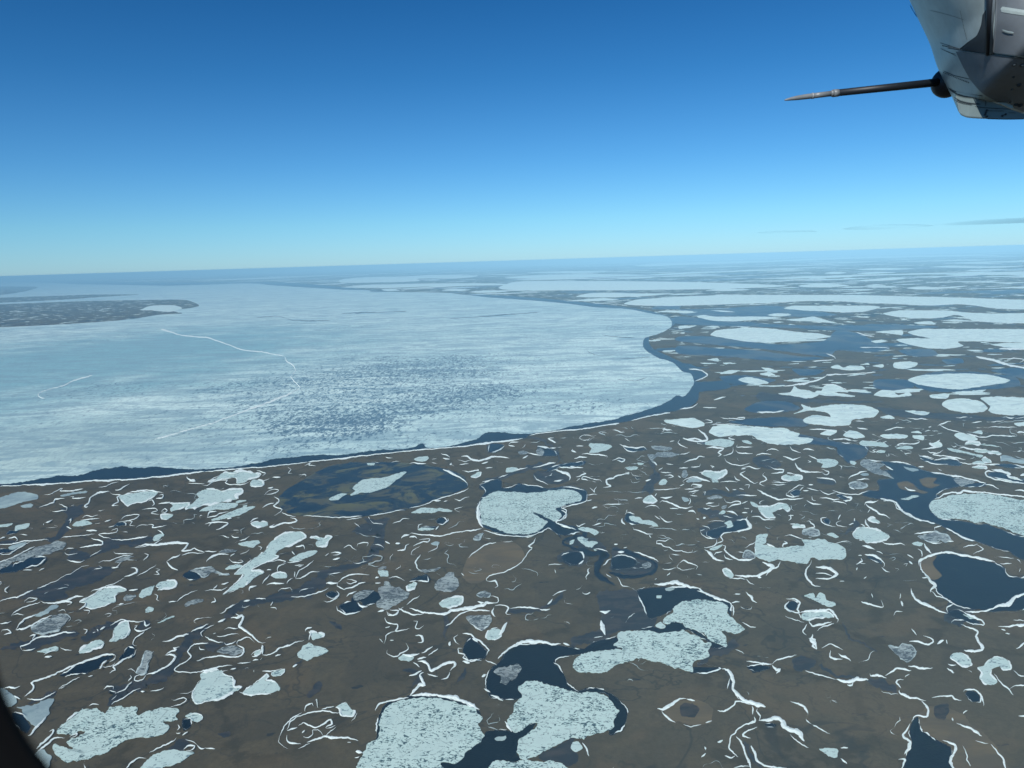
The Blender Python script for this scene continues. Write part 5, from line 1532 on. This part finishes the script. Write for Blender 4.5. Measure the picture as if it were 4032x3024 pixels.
# winding remnants of snow along the rims of old basins and around the ponds
GX, GY = np.arange(-60, 4100, 8.0), np.arange(1640, 3060, 7.0)
MX, MY = np.meshgrid(GX, GY)
def ground_np(x, y):
    v = np.stack([(x - CX) / F, -(y - CY) / F, -np.ones_like(x)], -1) @ np.array(ROT).T
    t = -ALT / np.minimum(v[..., 2], -0.0052); return v[..., 0] * t, v[..., 1] * t
WX, WY = ground_np(MX, MY)
LAT = np.random.RandomState(5).uniform(-1, 1, (256, 256))
def noise2(x, y, sc, o):
    x = x / sc + o * 17.3; y = y / sc + o * 31.7; i = np.floor(x).astype(int); j = np.floor(y).astype(int); u = x - i; v = y - j; u = u * u * (3 - 2 * u); v = v * v * (3 - 2 * v)
    g = lambda a, b: LAT[a % 256, b % 256]
    return (g(i, j) * (1 - u) + g(i + 1, j) * u) * (1 - v) + (g(i, j + 1) * (1 - u) + g(i + 1, j + 1) * u) * v
FLD = noise2(WX, WY, 150, 1) + 0.55 * noise2(WX, WY, 62, 2) + 0.3 * noise2(WX, WY, 25, 3)
PRES = noise2(WX, WY, 210, 4) + 0.7 * noise2(WX, WY, 70, 5) + 0.35 * noise2(WX, WY, 25, 8)
BLK = np.zeros(MX.shape, bool)
for P in WATERLIKE:
    lo, hi = P.min(0) - 9, P.max(0) + 9
    sel = np.argwhere((MX > lo[0]) & (MX < hi[0]) & (MY > lo[1]) & (MY < hi[1]))
    if len(sel) == 0: continue
    x = MX[sel[:, 0], sel[:, 1]]; y = MY[sel[:, 0], sel[:, 1]]; ins = np.zeros(len(sel), int)
    for k in range(len(P)):
        x1_, y1_ = P[k]; x2_, y2_ = P[(k + 1) % len(P)]
        ins += ((y1_ > y) != (y2_ > y)) & (x < (x2_ - x1_) * (y - y1_) / (y2_ - y1_ + 1e-9) + x1_)
    BLK[sel[:, 0], sel[:, 1]] |= ins % 2 == 1
for it in SN:
    for x, y in resample(it['p'], False, 9):
        j, i = int((x - GX[0]) / 8), int((y - GY[0]) / 7)
        if 0 <= i < len(GY) and 0 <= j < len(GX): BLK[max(0, i - 2):i + 3, max(0, j - 2):j + 3] = True
DENS = np.where((MX > 2250) & (MY < 2250), -0.25, np.where(MX < 1500, 0.20, 0.38)) + np.where(MY > 2450, 0.14, 0.0)
THV, THF = [], []
def trace(S_, pres, wlo, whi, gaps, keep):
    def cross(a, b):
        (i0, j0), (i1, j1) = a, b; f0, f1 = S_[i0, j0], S_[i1, j1]; t = f0 / (f0 - f1)
        return (MX[i0, j0] * (1 - t) + MX[i1, j1] * t, MY[i0, j0] * (1 - t) + MY[i1, j1] * t)
    pos_ = S_ > 0; nsum = pos_[:-1, :-1].astype(int) + pos_[1:, :-1] + pos_[:-1, 1:] + pos_[1:, 1:]
    PT = {}; adj = {}
    for i, j in np.argwhere((nsum > 0) & (nsum < 4)):
        if BLK[i, j] or pres[i, j] < DENS[i, j]: continue
        c4 = [(i, j), (i, j + 1), (i + 1, j + 1), (i + 1, j)]; ed = []
        for k in range(4):
            a, b = c4[k], c4[(k + 1) % 4]
            if pos_[a] != pos_[b]:
                key = (min(a, b), max(a, b)); PT.setdefault(key, cross(a, b)); ed.append(key)
        for k in range(0, len(ed) - 1, 2): adj.setdefault(ed[k], []).append(ed[k + 1]); adj.setdefault(ed[k + 1], []).append(ed[k])
    seen = set(); nline = 0
    for st in sorted(adj, key=lambda q: len(adj[q])):
        if st in seen: continue
        line = [st]; seen.add(st)
        while True:
            nx = [q for q in adj[line[-1]] if q not in seen]
            if not nx: break
            line.append(nx[0]); seen.add(nx[0])
        if len(line) < 4: continue
        P = [PT[q] for q in line][::2]; c = P[len(P) // 2]; s = squash(*c)
        if len(P) < 3: continue
        V, Fc, q = ribbon(P, rnd.uniform(wlo, whi) * (0.55 + 0.6 * s), nz('S', 2.0), 1.5, nline * 13 + 5, gaps=gaps, amp=0.7); keep(V, Fc); nline += 1
def add_thin(V, Fc):
    b = len(THV); THV.extend(V); THF.extend(tuple(i + b for i in f_) for f_ in Fc)
trace(FLD - 0.22, PRES, 2.4, 4.6, 0.10, add_scatter)
FLD2 = noise2(WX, WY, 120, 11) + 0.6 * noise2(WX, WY, 48, 12) + 0.35 * noise2(WX, WY, 20, 13)
trace(FLD2 - 0.1, noise2(WX, WY, 260, 14) + 0.6 * noise2(WX, WY, 80, 15), 1.3, 2.3, 0.15, add_thin)
for n_, it in enumerate(ITEMS):
    if it['k'] == 'W' and not it['far']:
        q = resample(it['p'], True, 12); own = np.array(it['p']); run = []; runs = []
        for x, y in list(q) + [q[0]]:
            hid = any(P.shape != own.shape and lo[0] < x < hi[0] and lo[1] < y < hi[1] and inside(P, x, y) for lo, hi, P in BOXES)
            if hid:
                if len(run) > 3: runs.append(run)
                run = []
            else: run.append((x, y))
        if len(run) > 3: runs.append(run)
        for r_ in runs:
            V, Fc, q = ribbon(r_[::2] if len(r_) > 7 else r_, 4.4, nz('S', 1.95), 1.0, n_ * 19 + 2, gaps=0.5, amp=1.0); add_scatter(V, Fc)
tag(link('scattered_snow', SV, SF, SNOW), 'small scattered scraps of old snow all over the brown tundra', 'snow', kind='stuff')

tag(link('thin_snow', THV, THF, RIM), 'thin fading threads of old snow winding over the tundra', 'snow', kind='stuff')

# ------------------------------------------------------------------ far lakes beyond the traced ones
FAR = []; tries = 0
while len(FAR) < 1250 and tries < 30000:
    tries += 1
    x = rnd.uniform(-300, 4330); e = eyey(x) + 18; y = e + 3 + 560 * rnd.random() ** 2.0
    if y > 1560 or taken(x, y, 3): continue
    left = x < 2500 - (y - e) * 2
    if left and y - e < 30 and rnd.random() < 0.35: continue
    g = ground(x, y); d = g.length
    r = rnd.lognormvariate(math.log(8 + d * (0.0085 - 0.006 * min(1, max(0, (y - e - 70) / 120)))), 0.6)
    rx, ry = r * rnd.uniform(1.0, 2.6), r * rnd.uniform(0.6, 1.1)
    FAR.append((x, y, g, rx, ry, rnd.random() < 0.62))
def blob(g, rx, ry, z, seed):
    n = 22; r = random.Random(seed); ph = [r.uniform(0, 6.3) for _ in range(4)]; rot = r.gauss(0, 0.25); V = []
    for i in range(n):
        t = 2 * math.pi * i / n; q = 1 + 0.22 * math.sin(2 * t + ph[0]) + 0.16 * math.sin(3 * t + ph[1]) + 0.1 * math.sin(5 * t + ph[2]) + 0.07 * math.sin(8 * t + ph[3])
        u, v_ = rx * q * math.cos(t), ry * q * math.sin(t); V.append(Vector((g.x + u * math.cos(rot) - v_ * math.sin(rot), g.y + u * math.sin(rot) + v_ * math.cos(rot), z)))
    return V
FAR.sort(key=lambda t: -t[3] * t[4] / (t[2].length ** 3)); ICEV, ICEFc, WV, WFc = [], [], [], []; nind = 0
for i, (x, y, g, rx, ry, isice) in enumerate(FAR):
    V = blob(g, rx, ry, (1.0 if isice else 0.6) + i * 0.0002, i * 7 + 1)
    if isice and nind < 45:
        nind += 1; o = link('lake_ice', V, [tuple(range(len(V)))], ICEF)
        tag(o, auto_label([(x, y)], np.array((x, y)), 0, 'far lake', 'small white frozen'), 'lake ice', 'ice on far lakes'); continue
    TV, TF = (ICEV, ICEFc) if isice else (WV, WFc)
    b = len(TV); TV.extend(V); TF.append(tuple(range(b, b + len(V))))
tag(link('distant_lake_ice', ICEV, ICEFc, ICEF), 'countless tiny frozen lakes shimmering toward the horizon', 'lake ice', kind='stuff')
struct(link('distant_water', WV, WFc, WATER), 'many small dark ponds toward the horizon', 'water')

# ------------------------------------------------------------------ low snowy hills on the horizon, thin clouds
HILL = Mat('snowy_hills', 0.9, 0.1); HILL.color((0.80, 0.86, 0.90)); HILL = HILL.m
def hill(px0, px1, h, seed):
    r = random.Random(seed); n = 40; V = []; Fc = []
    for i in range(n + 1):
        t = i / n; x = px0 + (px1 - px0) * t; d = ROT @ ray(x, eyey(x) + 17); d.z = 0; d.normalize(); b = d * 195000; b2 = d * 199000
        hh = h * math.sin(math.pi * t) ** 0.8 * (0.55 + 0.45 * math.sin(t * 17 + seed) * math.sin(t * 7 + seed * 2)) + r.uniform(0, h * 0.12)
        V += [Vector((b.x, b.y, -0.5)), Vector(((b.x + b2.x) / 2, (b.y + b2.y) / 2, max(0.5, hh))), Vector((b2.x, b2.y, -0.5))]
    for i in range(n):
        a = 3 * i; Fc += [(a, a + 1, a + 4, a + 3), (a + 1, a + 2, a + 5, a + 4)]
    return link('hill', V, Fc, HILL)
struct(hill(2930, 3080, 900, 3), 'small snowy hills on the right horizon', 'hills')
struct(hill(1560, 1900, 600, 5), 'faint snowy hills at the middle of the horizon', 'hills')
cm = bpy.data.materials.new('thin_cloud'); cm.use_nodes = True; ct = cm.node_tree; ct.nodes.clear()
co = ct.nodes.new('ShaderNodeOutputMaterial'); pv = ct.nodes.new('ShaderNodeVolumePrincipled'); pv.inputs['Color'].default_value = (0.58, 0.76, 0.92, 1); pv.inputs['Density'].default_value = 7e-5; pv.inputs['Anisotropy'].default_value = -0.4
ct.links.new(pv.outputs[0], co.inputs['Volume'])
def cloud(px, py, wpx, hpx, label, seed):
    D = 208000 + seed * 900; d = ROT @ ray(px, py); d /= math.hypot(d.x, d.y); c = CAM + d * D
    L, H, T = wpx / F * D / 2, hpx / F * D / 2, 7000
    side = Vector((d.y, -d.x, 0)); fw = Vector((d.x, d.y, 0)); V = []; Fc = []; NU, NV = 48, 16; r = random.Random(seed); ph = [r.uniform(0, 6) for _ in range(6)]
    for i in range(NV + 1):
        th = math.pi * i / NV
        for j in range(NU):
            a = 2 * math.pi * j / NU; q = 1 + 0.10 * math.sin(3 * a + ph[0])
            u = math.sin(th) * math.cos(a) * q; v_ = math.sin(th) * math.sin(a) * q
            zz = math.cos(th) * (1.0 if th < math.pi / 2 else 0.5)
            V.append(c + side * (u * L) + fw * (v_ * T) + Vector((0, 0, zz * H)))
    for i in range(NV):
        for j in range(NU):
            Fc.append((i * NU + j, i * NU + (j + 1) % NU, (i + 1) * NU + (j + 1) % NU, (i + 1) * NU + j))
    o = link('cloud', V, Fc, cm, smooth=True); tag(o, label, 'cloud', 'thin clouds over the right horizon'); return o
cloud(3780, 882, 760, 30, 'highest thin grey cloud streak over the right horizon', 1)
cloud(3330, 902, 560, 22, 'middle thin grey cloud streak over the right horizon', 2)
cloud(2930, 922, 460, 15, 'faint small cloud streak, leftmost over the right horizon', 3)
cloud(3450, 930, 1900, 40, 'long pale cloud bank lying lowest over the right horizon', 4)
cloud(4000, 872, 420, 22, 'grey cloud streak cut by the right frame, highest of all', 6)

# ------------------------------------------------------------------ the aircraft: wing tip with its probe, and the window edge
def at(x, y, d):
    return CAM + ROT @ (ray(x, y) * d)
def paint(name, c, rough=0.4, dirt=0.35, sc=6.0, spec=0.5):
    m = Mat(name, rough, spec)
    n = m.noise(sc, 6, 0.65, m.mapping((1, 1, 1), loc=(0, 0, -ALT))); n2 = m.noise(sc * 5, 4, 0.6, m.mapping((1, 1, 0.25), loc=(0, 0, -ALT * 0.25)))
    cc = m.mix(m.rng(n, 0.35, 0.7, 0, dirt), c, tuple(x * 0.55 for x in c)); cc = m.mix(m.rng(n2, 0.5, 0.75, 0, dirt), cc, tuple(x * 0.7 for x in c))
    m.color(cc); return m.m
SKIN = paint('grey_wing_paint', (0.40, 0.48, 0.47)); DARK = paint('shadowed_wing_paint', (0.15, 0.175, 0.195), 0.6); LITE = paint('pale_lip_paint', (0.34, 0.42, 0.42))  # DARK is wing paint with the cast shadow put into its colour
LIP = paint('lip_paint', (0.17, 0.23, 0.24)); BLACK = paint('black_fitting', (0.010, 0.014, 0.020), 0.5, 0.2); SEAM_SHADE = paint('sealant_and_shadow', (0.03, 0.045, 0.055), 0.8, 0.2); GREY = paint('grey_probe_metal', (0.20, 0.22, 0.23), 0.35, 0.3, 20.0)  # the dark seam colour also paints the triangular shadow by the strut
SIL = resample([(3480, -260), (3520, -120), (3580, 0), (3612, 68), (3660, 170), (3690, 262), (3722, 330), (3750, 385), (3772, 436), (3784, 454), (3806, 463), (3850, 467), (3950, 470), (4080, 469), (4300, 462), (4560, 440)], False, 14)
CEN = np.array((4420.0, -240.0))
def hull_depth(x, y):
    p = np.array((x, y)); d = p - CEN; best = None
    for i in range(len(SIL) - 1):
        a, b = SIL[i] - CEN, SIL[i + 1] - CEN; e = b - a; den = d[0] * e[1] - d[1] * e[0]
        if abs(den) < 1e-9: continue
        t = (a[0] * e[1] - a[1] * e[0]) / den; u = (a[0] * d[1] - a[1] * d[0]) / den
        if t > 0 and -1e-6 <= u <= 1 + 1e-6: best = t
    v_ = 0.0 if best is None else max(0.0, 1 - 1 / best)
    return prof(v_)
def prof(v): return 6.25 - 1.25 * (1 - (1 - min(1, v * 1.5)) ** 2.2) ** 0.75
wing = bpy.data.objects.new('aircraft_wing', None); COL.objects.link(wing); wing.location = at(4200, 100, 6.0)
tag(wing, 'grey aircraft wing tip with painted-on dark shadow and black probe at the upper right', 'aircraft wing')
NVV = 22; V = []; Fc = []; n = len(SIL)
for i in range(n):
    for j in range(NVV + 1):
        v_ = (j / NVV) ** 1.6; p = SIL[i] * (1 - v_) + CEN * v_; V.append(at(p[0], p[1], prof(v_)))
for i in range(n):
    for j in range(NVV + 1):
        v_ = (j / NVV) ** 1.6; p = SIL[i] * (1 - v_) + CEN * v_; V.append(at(p[0], p[1], 6.25 + 0.5 * (1 - (1 - v_) ** 2) + 0.001))
S1 = NVV + 1; off = n * S1
for i in range(n - 1):
    for j in range(NVV):
        a = i * S1 + j; Fc.append((a, a + 1, a + S1 + 1, a + S1)); b = off + a; Fc.append((b, b + S1, b + S1 + 1, b + 1))
    Fc.append((i * S1, i * S1 + S1, off + i * S1 + S1, off + i * S1))
hull = link('wing_skin', V, Fc, SKIN, wing, smooth=True); hull.cycles.shadow_terminator_geometry_offset = 0.8
def patch(name, top, bot, mat, lift, nu=60, nv=26, flat=None):
    a = resample(top, False, 6); b = resample(bot, False, 6)
    def samp(q, t): x = t * (len(q) - 1); i = min(int(x), len(q) - 2); return q[i] * (1 - (x - i)) + q[i + 1] * (x - i)
    V = []; Fc = []
    for L in (lift, lift - 0.006):
        for i in range(nu + 1):
            for j in range(nv + 1):
                p = samp(a, i / nu) * (1 - j / nv) + samp(b, i / nu) * (j / nv); V.append(at(p[0], p[1], (flat if flat else hull_depth(p[0], p[1])) - L))
    N = (nu + 1) * (nv + 1)
    for i in range(nu):
        for j in range(nv):
            q = i * (nv + 1) + j; Fc.append((q, q + nv + 1, q + nv + 2, q + 1)); Fc.append((N + q, N + q + 1, N + q + nv + 2, N + q + nv + 1))
    for i in range(nu):
        for j in (0, nv):
            q = i * (nv + 1) + j; Fc.append((q, q + nv + 1, N + q + nv + 1, N + q))
    o = link(name, V, Fc, mat, wing, smooth=True); o.cycles.shadow_terminator_geometry_offset = 0.8; return o
def stripe(name, pts, w, mat, lift, parent=None, nseg=5):
    flat = 5.757 if sum(p[1] for p in pts) / len(pts) > 389 and max(p[0] for p in pts) < 4036 else None
    q = resample(pts, False, nseg); t = np.gradient(q, axis=0); t /= np.maximum(1e-6, np.linalg.norm(t, axis=1))[:, None]; V = []; Fc = []; n_ = len(q)
    for i in range(n_):
        e = min(1, (min(i, n_ - 1 - i) + 0.5) / 2.5) * w / 2; nr = np.array((-t[i][1], t[i][0]))
        for s, dl in ((-1, 0), (0, 0.001), (1, 0)):
            p = q[i] + nr * e * s; V.append(at(p[0], p[1], (flat or hull_depth(p[0], p[1])) - lift - dl))
    for i in range(n_ - 1):
        for k in (0, 1): Fc.append((3 * i + k, 3 * i + 3 + k, 3 * i + 4 + k, 3 * i + 1 + k))
    return link(name, V, Fc, mat, parent or wing)
belly = patch('belly_shadow', [(3762, 203), (3850, 209), (3950, 222), (4120, 240)], [(3764, 206), (3792, 264), (3826, 322), (3872, 371), (3950, 411), (4032, 441), (4120, 462)], DARK, 0.020)  # cast shadow on the wing's underside, painted as a darker patch
patch('triangle_shadow', [(3868, 60), (3862, 100), (3845, 140), (3812, 165), (3776, 194)], [(3893, 20), (3893, 80), (3893, 130), (3892, 180), (3890, 211)], SEAM_SHADE, 0.012, 30, 16)  # triangular shadow beside the strut, laid on as a dark patch
patch('inboard_shadow', [(3922, -60), (3920, 60), (3914, 150), (3908, 206)], [(4140, -60), (4140, 60), (4140, 150), (4140, 236)], DARK, 0.010, 40, 30)  # shaded upper area next to the strut, its shade put into the colour
patch('keel_lip', [(3762, 372), (3800, 382), (3870, 388), (3930, 410), (3990, 434), (4040, 450)], [(3777, 442), (3790, 455), (3810, 462), (3860, 466), (3950, 469), (4040, 469)], LIP, 0.02, 40, 10, flat=5.78)
def tube(name, a, b, r0, r1, mat, parent, n=20, cap=True):
    d = (b - a).normalized(); u = d.orthogonal().normalized(); v_ = d.cross(u); V = []; Fc = []
    for c, r in ((a, r0), (b, r1)):
        for i in range(n): t = 2 * math.pi * i / n; V.append(c + (u * math.cos(t) + v_ * math.sin(t)) * r)
    for i in range(n): Fc.append((i, (i + 1) % n, n + (i + 1) % n, n + i))
    if cap: Fc += [tuple(range(n))[::-1], tuple(range(n, 2 * n))]
    o = link(name, V, Fc, mat, parent if parent is wing else None, centre=True, smooth=False)
    if parent is not wing:
        o.parent = parent; o.location = o.location - wing.location - parent.location if False else Vector(o.location) - Vector(wing.location)
    for p in o.data.polygons:
        if len(p.vertices) == 4: p.use_smooth = True
    return o
tube('strut', at(3902, -120, hull_depth(3902, -120) - .02), at(3893, 216, hull_depth(3893, 216) - .01), 0.026, 0.020, BLACK, wing)
tube('strut_edge', at(3918, -120, hull_depth(3918, -120) - .01), at(3905, 212, hull_depth(3905, 212) - .01), 0.014, 0.014, paint('strut_edge_paint', (0.13, 0.16, 0.18)), wing)
for w_, pts in ((3.5, [(3730, 189), (3790, 199), (3850, 206), (3920, 213), (4032, 229), (4120, 240)]), (2.4, [(3700, 168), (3770, 190)]), (3, [(3714, 279), (3760, 298), (3820, 312)]),
                (2.5, [(3702, 190), (3740, 208), (3766, 214)]), (2.2, [(3725, 200), (3768, 222)]), (4.5, [(3732, 345), (3760, 360), (3800, 370), (3870, 378)]), (7, [(3738, 352), (3760, 366), (3790, 378), (3835, 386)]),
                (3, [(3790, 383), (3880, 395)]), (5, [(3756, 384), (3785, 398), (3820, 406), (3862, 410)]), (2.5, [(3755, 392), (3790, 406), (3830, 413)]), (3, [(3838, 417), (3860, 422), (3880, 424), (3980, 430)]),
                (4, [(3880, 392), (3882, 405), (3880, 418)]), (3, [(3884, 468), (3960, 470), (4032, 469)]), (2, [(3880, 436), (3956, 437)]), (2, [(3970, 443), (4004, 445)]), (3, [(3582, 18), (3594, 40), (3611, 68)]),
                (1.2, [(3660, 40), (3740, 60), (3800, 80)]), (1.2, [(3780, 40), (3795, 110), (3808, 160)])):
    stripe('panel_seam', pts, w_ * 0.8, SEAM_SHADE, 0.002)
for w_, pts in ((2.2, [(4010, 232), (4004, 290), (3996, 350), (3988, 420)]), (1.6, [(4060, 236), (4050, 330), (4040, 430)])):
    stripe('panel_joint', pts, w_, SEAM_SHADE, 0.030, belly)
stripe('lip_band', [(3764, 362), (3800, 372), (3870, 384)], 9, LITE, 0.004); stripe('lip_band', [(3890, 386), (3940, 402), (3990, 424)], 12, LITE, 0.004)
stripe('lip_band', [(3884, 446), (3950, 450), (4060, 456)], 26, LITE, 0.003); stripe('light_blister', [(3946, 118), (3966, 126), (3992, 130)], 9, LITE, 0.016); stripe('light_blister', [(3940, 36), (4032, 50), (4090, 54)], 22, SKIN, 0.012)
def bead(name, x, y, r, lift, mat, parent):
    c = at(x, y, (5.757 if y > 428 else hull_depth(x, y)) - lift); bm = bmesh.new(); bmesh.ops.create_uvsphere(bm, u_segments=10, v_segments=6, radius=r)
    V = [v.co + c for v in bm.verts]; Fc = [tuple(v.index for v in f.verts) for f in bm.faces]; bm.free()
    o = link(name, V, Fc, mat, wing, smooth=True)
    if parent is not wing: o.parent = parent
    return o
for x, y, r in ((3994, 255, .011), (4024, 256, .014), (3990, 303, .009), (4012, 333, .016), (3985, 351, .009), (3978, 402, .008), (4016, 412, .020), (4000, 410, .016)): bead('bolt', x, y, r, 0.020, SEAM_SHADE, belly)
for y in (434, 442, 450, 458): bead('rivet', 3880 + (y % 3) * 3, y, .008, 0.004, SEAM_SHADE, wing)
for k in range(26): bead('rivet', 3712 + k * 5.2, 180 + k * 0.95, .0045, 0.001, SEAM_SHADE, wing)
for k in range(16): bead('rivet', 3716 + k * 6.5, 286 + k * 2.6, .0045, 0.001, SEAM_SHADE, wing)
for x, y in ((3948, 456), (3960, 450)): bead('rivet', x, y, .008, 0.004, SEAM_SHADE, wing)
# the probe: dark domed base, black boom, grey collar and pointed tip
c = at(3728, 326, 6.34); bm = bmesh.new(); bmesh.ops.create_uvsphere(bm, u_segments=32, v_segments=20, radius=0.119)
V = [v.co + c for v in bm.verts]; Fc = [tuple(v.index for v in f.verts) for f in bm.faces]; bm.free(); link('probe_dome', V, Fc, BLACK, wing, smooth=True)
DP = 6.30; px = DP / F
def pp(x, y, dd=0.0): return at(x, y, DP + dd)
pr = tube('probe', pp(3712, 322), pp(3300, 365.5), 15.5 * px, 13 * px, BLACK, wing)
def sub(name, a, b, r0, r1, mat):
    o = tube(name, a, b, r0, r1, mat, wing); o.parent = pr; return o
sub('probe_collar', pp(3301, 365.5), pp(3280, 367.7), 14.5 * px, 14.5 * px, GREY); sub('probe_collar', pp(3280, 367.7), pp(3270, 369), 14.5 * px, 10.5 * px, GREY)
sub('probe_rod', pp(3272, 368.7), pp(3196, 378), 10.5 * px, 10.2 * px, GREY); sub('probe_ring', pp(3204, 377), pp(3196, 378), 11.4 * px, 11.4 * px, paint('pale_ring', (0.3, 0.32, 0.33)))
tp = [(3197, 377.8, 10.2), (3165, 381.8, 9.8), (3135, 386, 8.4), (3110, 390, 6.0), (3095, 393, 3.8), (3088, 394.4, 1.2)]
for i, (a, b) in enumerate(zip(tp, tp[1:])):
    pass
V = []; Fc = []; N = 18; ax = (pp(3088, 394.4) - pp(3197, 377.8)).normalized(); u = ax.orthogonal().normalized(); v2 = ax.cross(u)
for x, y, r in tp:
    for i in range(N): t = 2 * math.pi * i / N; V.append(pp(x, y) + (u * math.cos(t) + v2 * math.sin(t)) * r * px)
for k in range(len(tp) - 1):
    for i in range(N): Fc.append((k * N + i, k * N + (i + 1) % N, (k + 1) * N + (i + 1) % N, (k + 1) * N + i))
Fc.append(tuple(range((len(tp) - 1) * N, len(tp) * N)))
tipo = link('probe_tip', V, Fc, GREY, wing, smooth=True); tipo.parent = pr

# the rounded window opening of the cabin: only its lower left corner shows
RUB = Mat('black_window_rubber', 0.9, 0.1); RUB.color((0.002, 0.0025, 0.003)); RUB = RUB.m
x0, x1, y0, y1, R = -50, 4700, -900, 3358, 1000
ring = []
for cx_, cy_, a0 in ((x0 + R, y1 - R, 90), (x0 + R, y0 + R, 180), (x1 - R, y0 + R, 270), (x1 - R, y1 - R, 0)):
    for i in range(25):
        a = math.radians(a0 + 90 * i / 24); ring.append((cx_ + R * math.cos(a), cy_ + R * math.sin(a)))
V = []; Fc = []; n = len(ring); mx, my = (x0 + x1) / 2, (y0 + y1) / 2
prof_w = [(1.0, 0.232), (1.0, 0.222), (1.012, 0.216), (1.04, 0.214), (1.18, 0.214), (1.22, 0.222), (1.22, 0.232)]
for x, y in ring:
    for sc_, d in prof_w: V.append(at(mx + (x - mx) * sc_, my + (y - my) * sc_, d))
K = len(prof_w)
for i in range(n):
    j = (i + 1) % n
    for k in range(K): Fc.append((i * K + k, j * K + k, j * K + (k + 1) % K, i * K + (k + 1) % K))
tag(link('window_surround', V, Fc, RUB, smooth=False), 'black curved edge of the aircraft window at the lower left corner', 'window frame')

# ------------------------------------------------------------------ haze
hm = bpy.data.materials.new('haze'); hm.use_nodes = True; ht = hm.node_tree; ht.nodes.clear()
ho = ht.nodes.new('ShaderNodeOutputMaterial'); hv = ht.nodes.new('ShaderNodeVolumePrincipled')
hv.inputs['Color'].default_value = (0.40, 0.78, 1.0, 1); hv.inputs['Density'].default_value = HAZE; hv.inputs['Anisotropy'].default_value = -0.4
ht.links.new(hv.outputs[0], ho.inputs['Volume'])
B = RG + 600; V = [Vector((x, y, z)) for z in (-1.5, 1006.0) for y in (-B, B) for x in (-B, B)]
Fc = [(0, 2, 3, 1), (4, 5, 7, 6), (0, 1, 5, 4), (2, 6, 7, 3), (0, 4, 6, 2), (1, 3, 7, 5)]
tag(link('haze', V, Fc, hm, centre=False), 'thin blue haze over the whole plain', 'haze', kind='stuff')
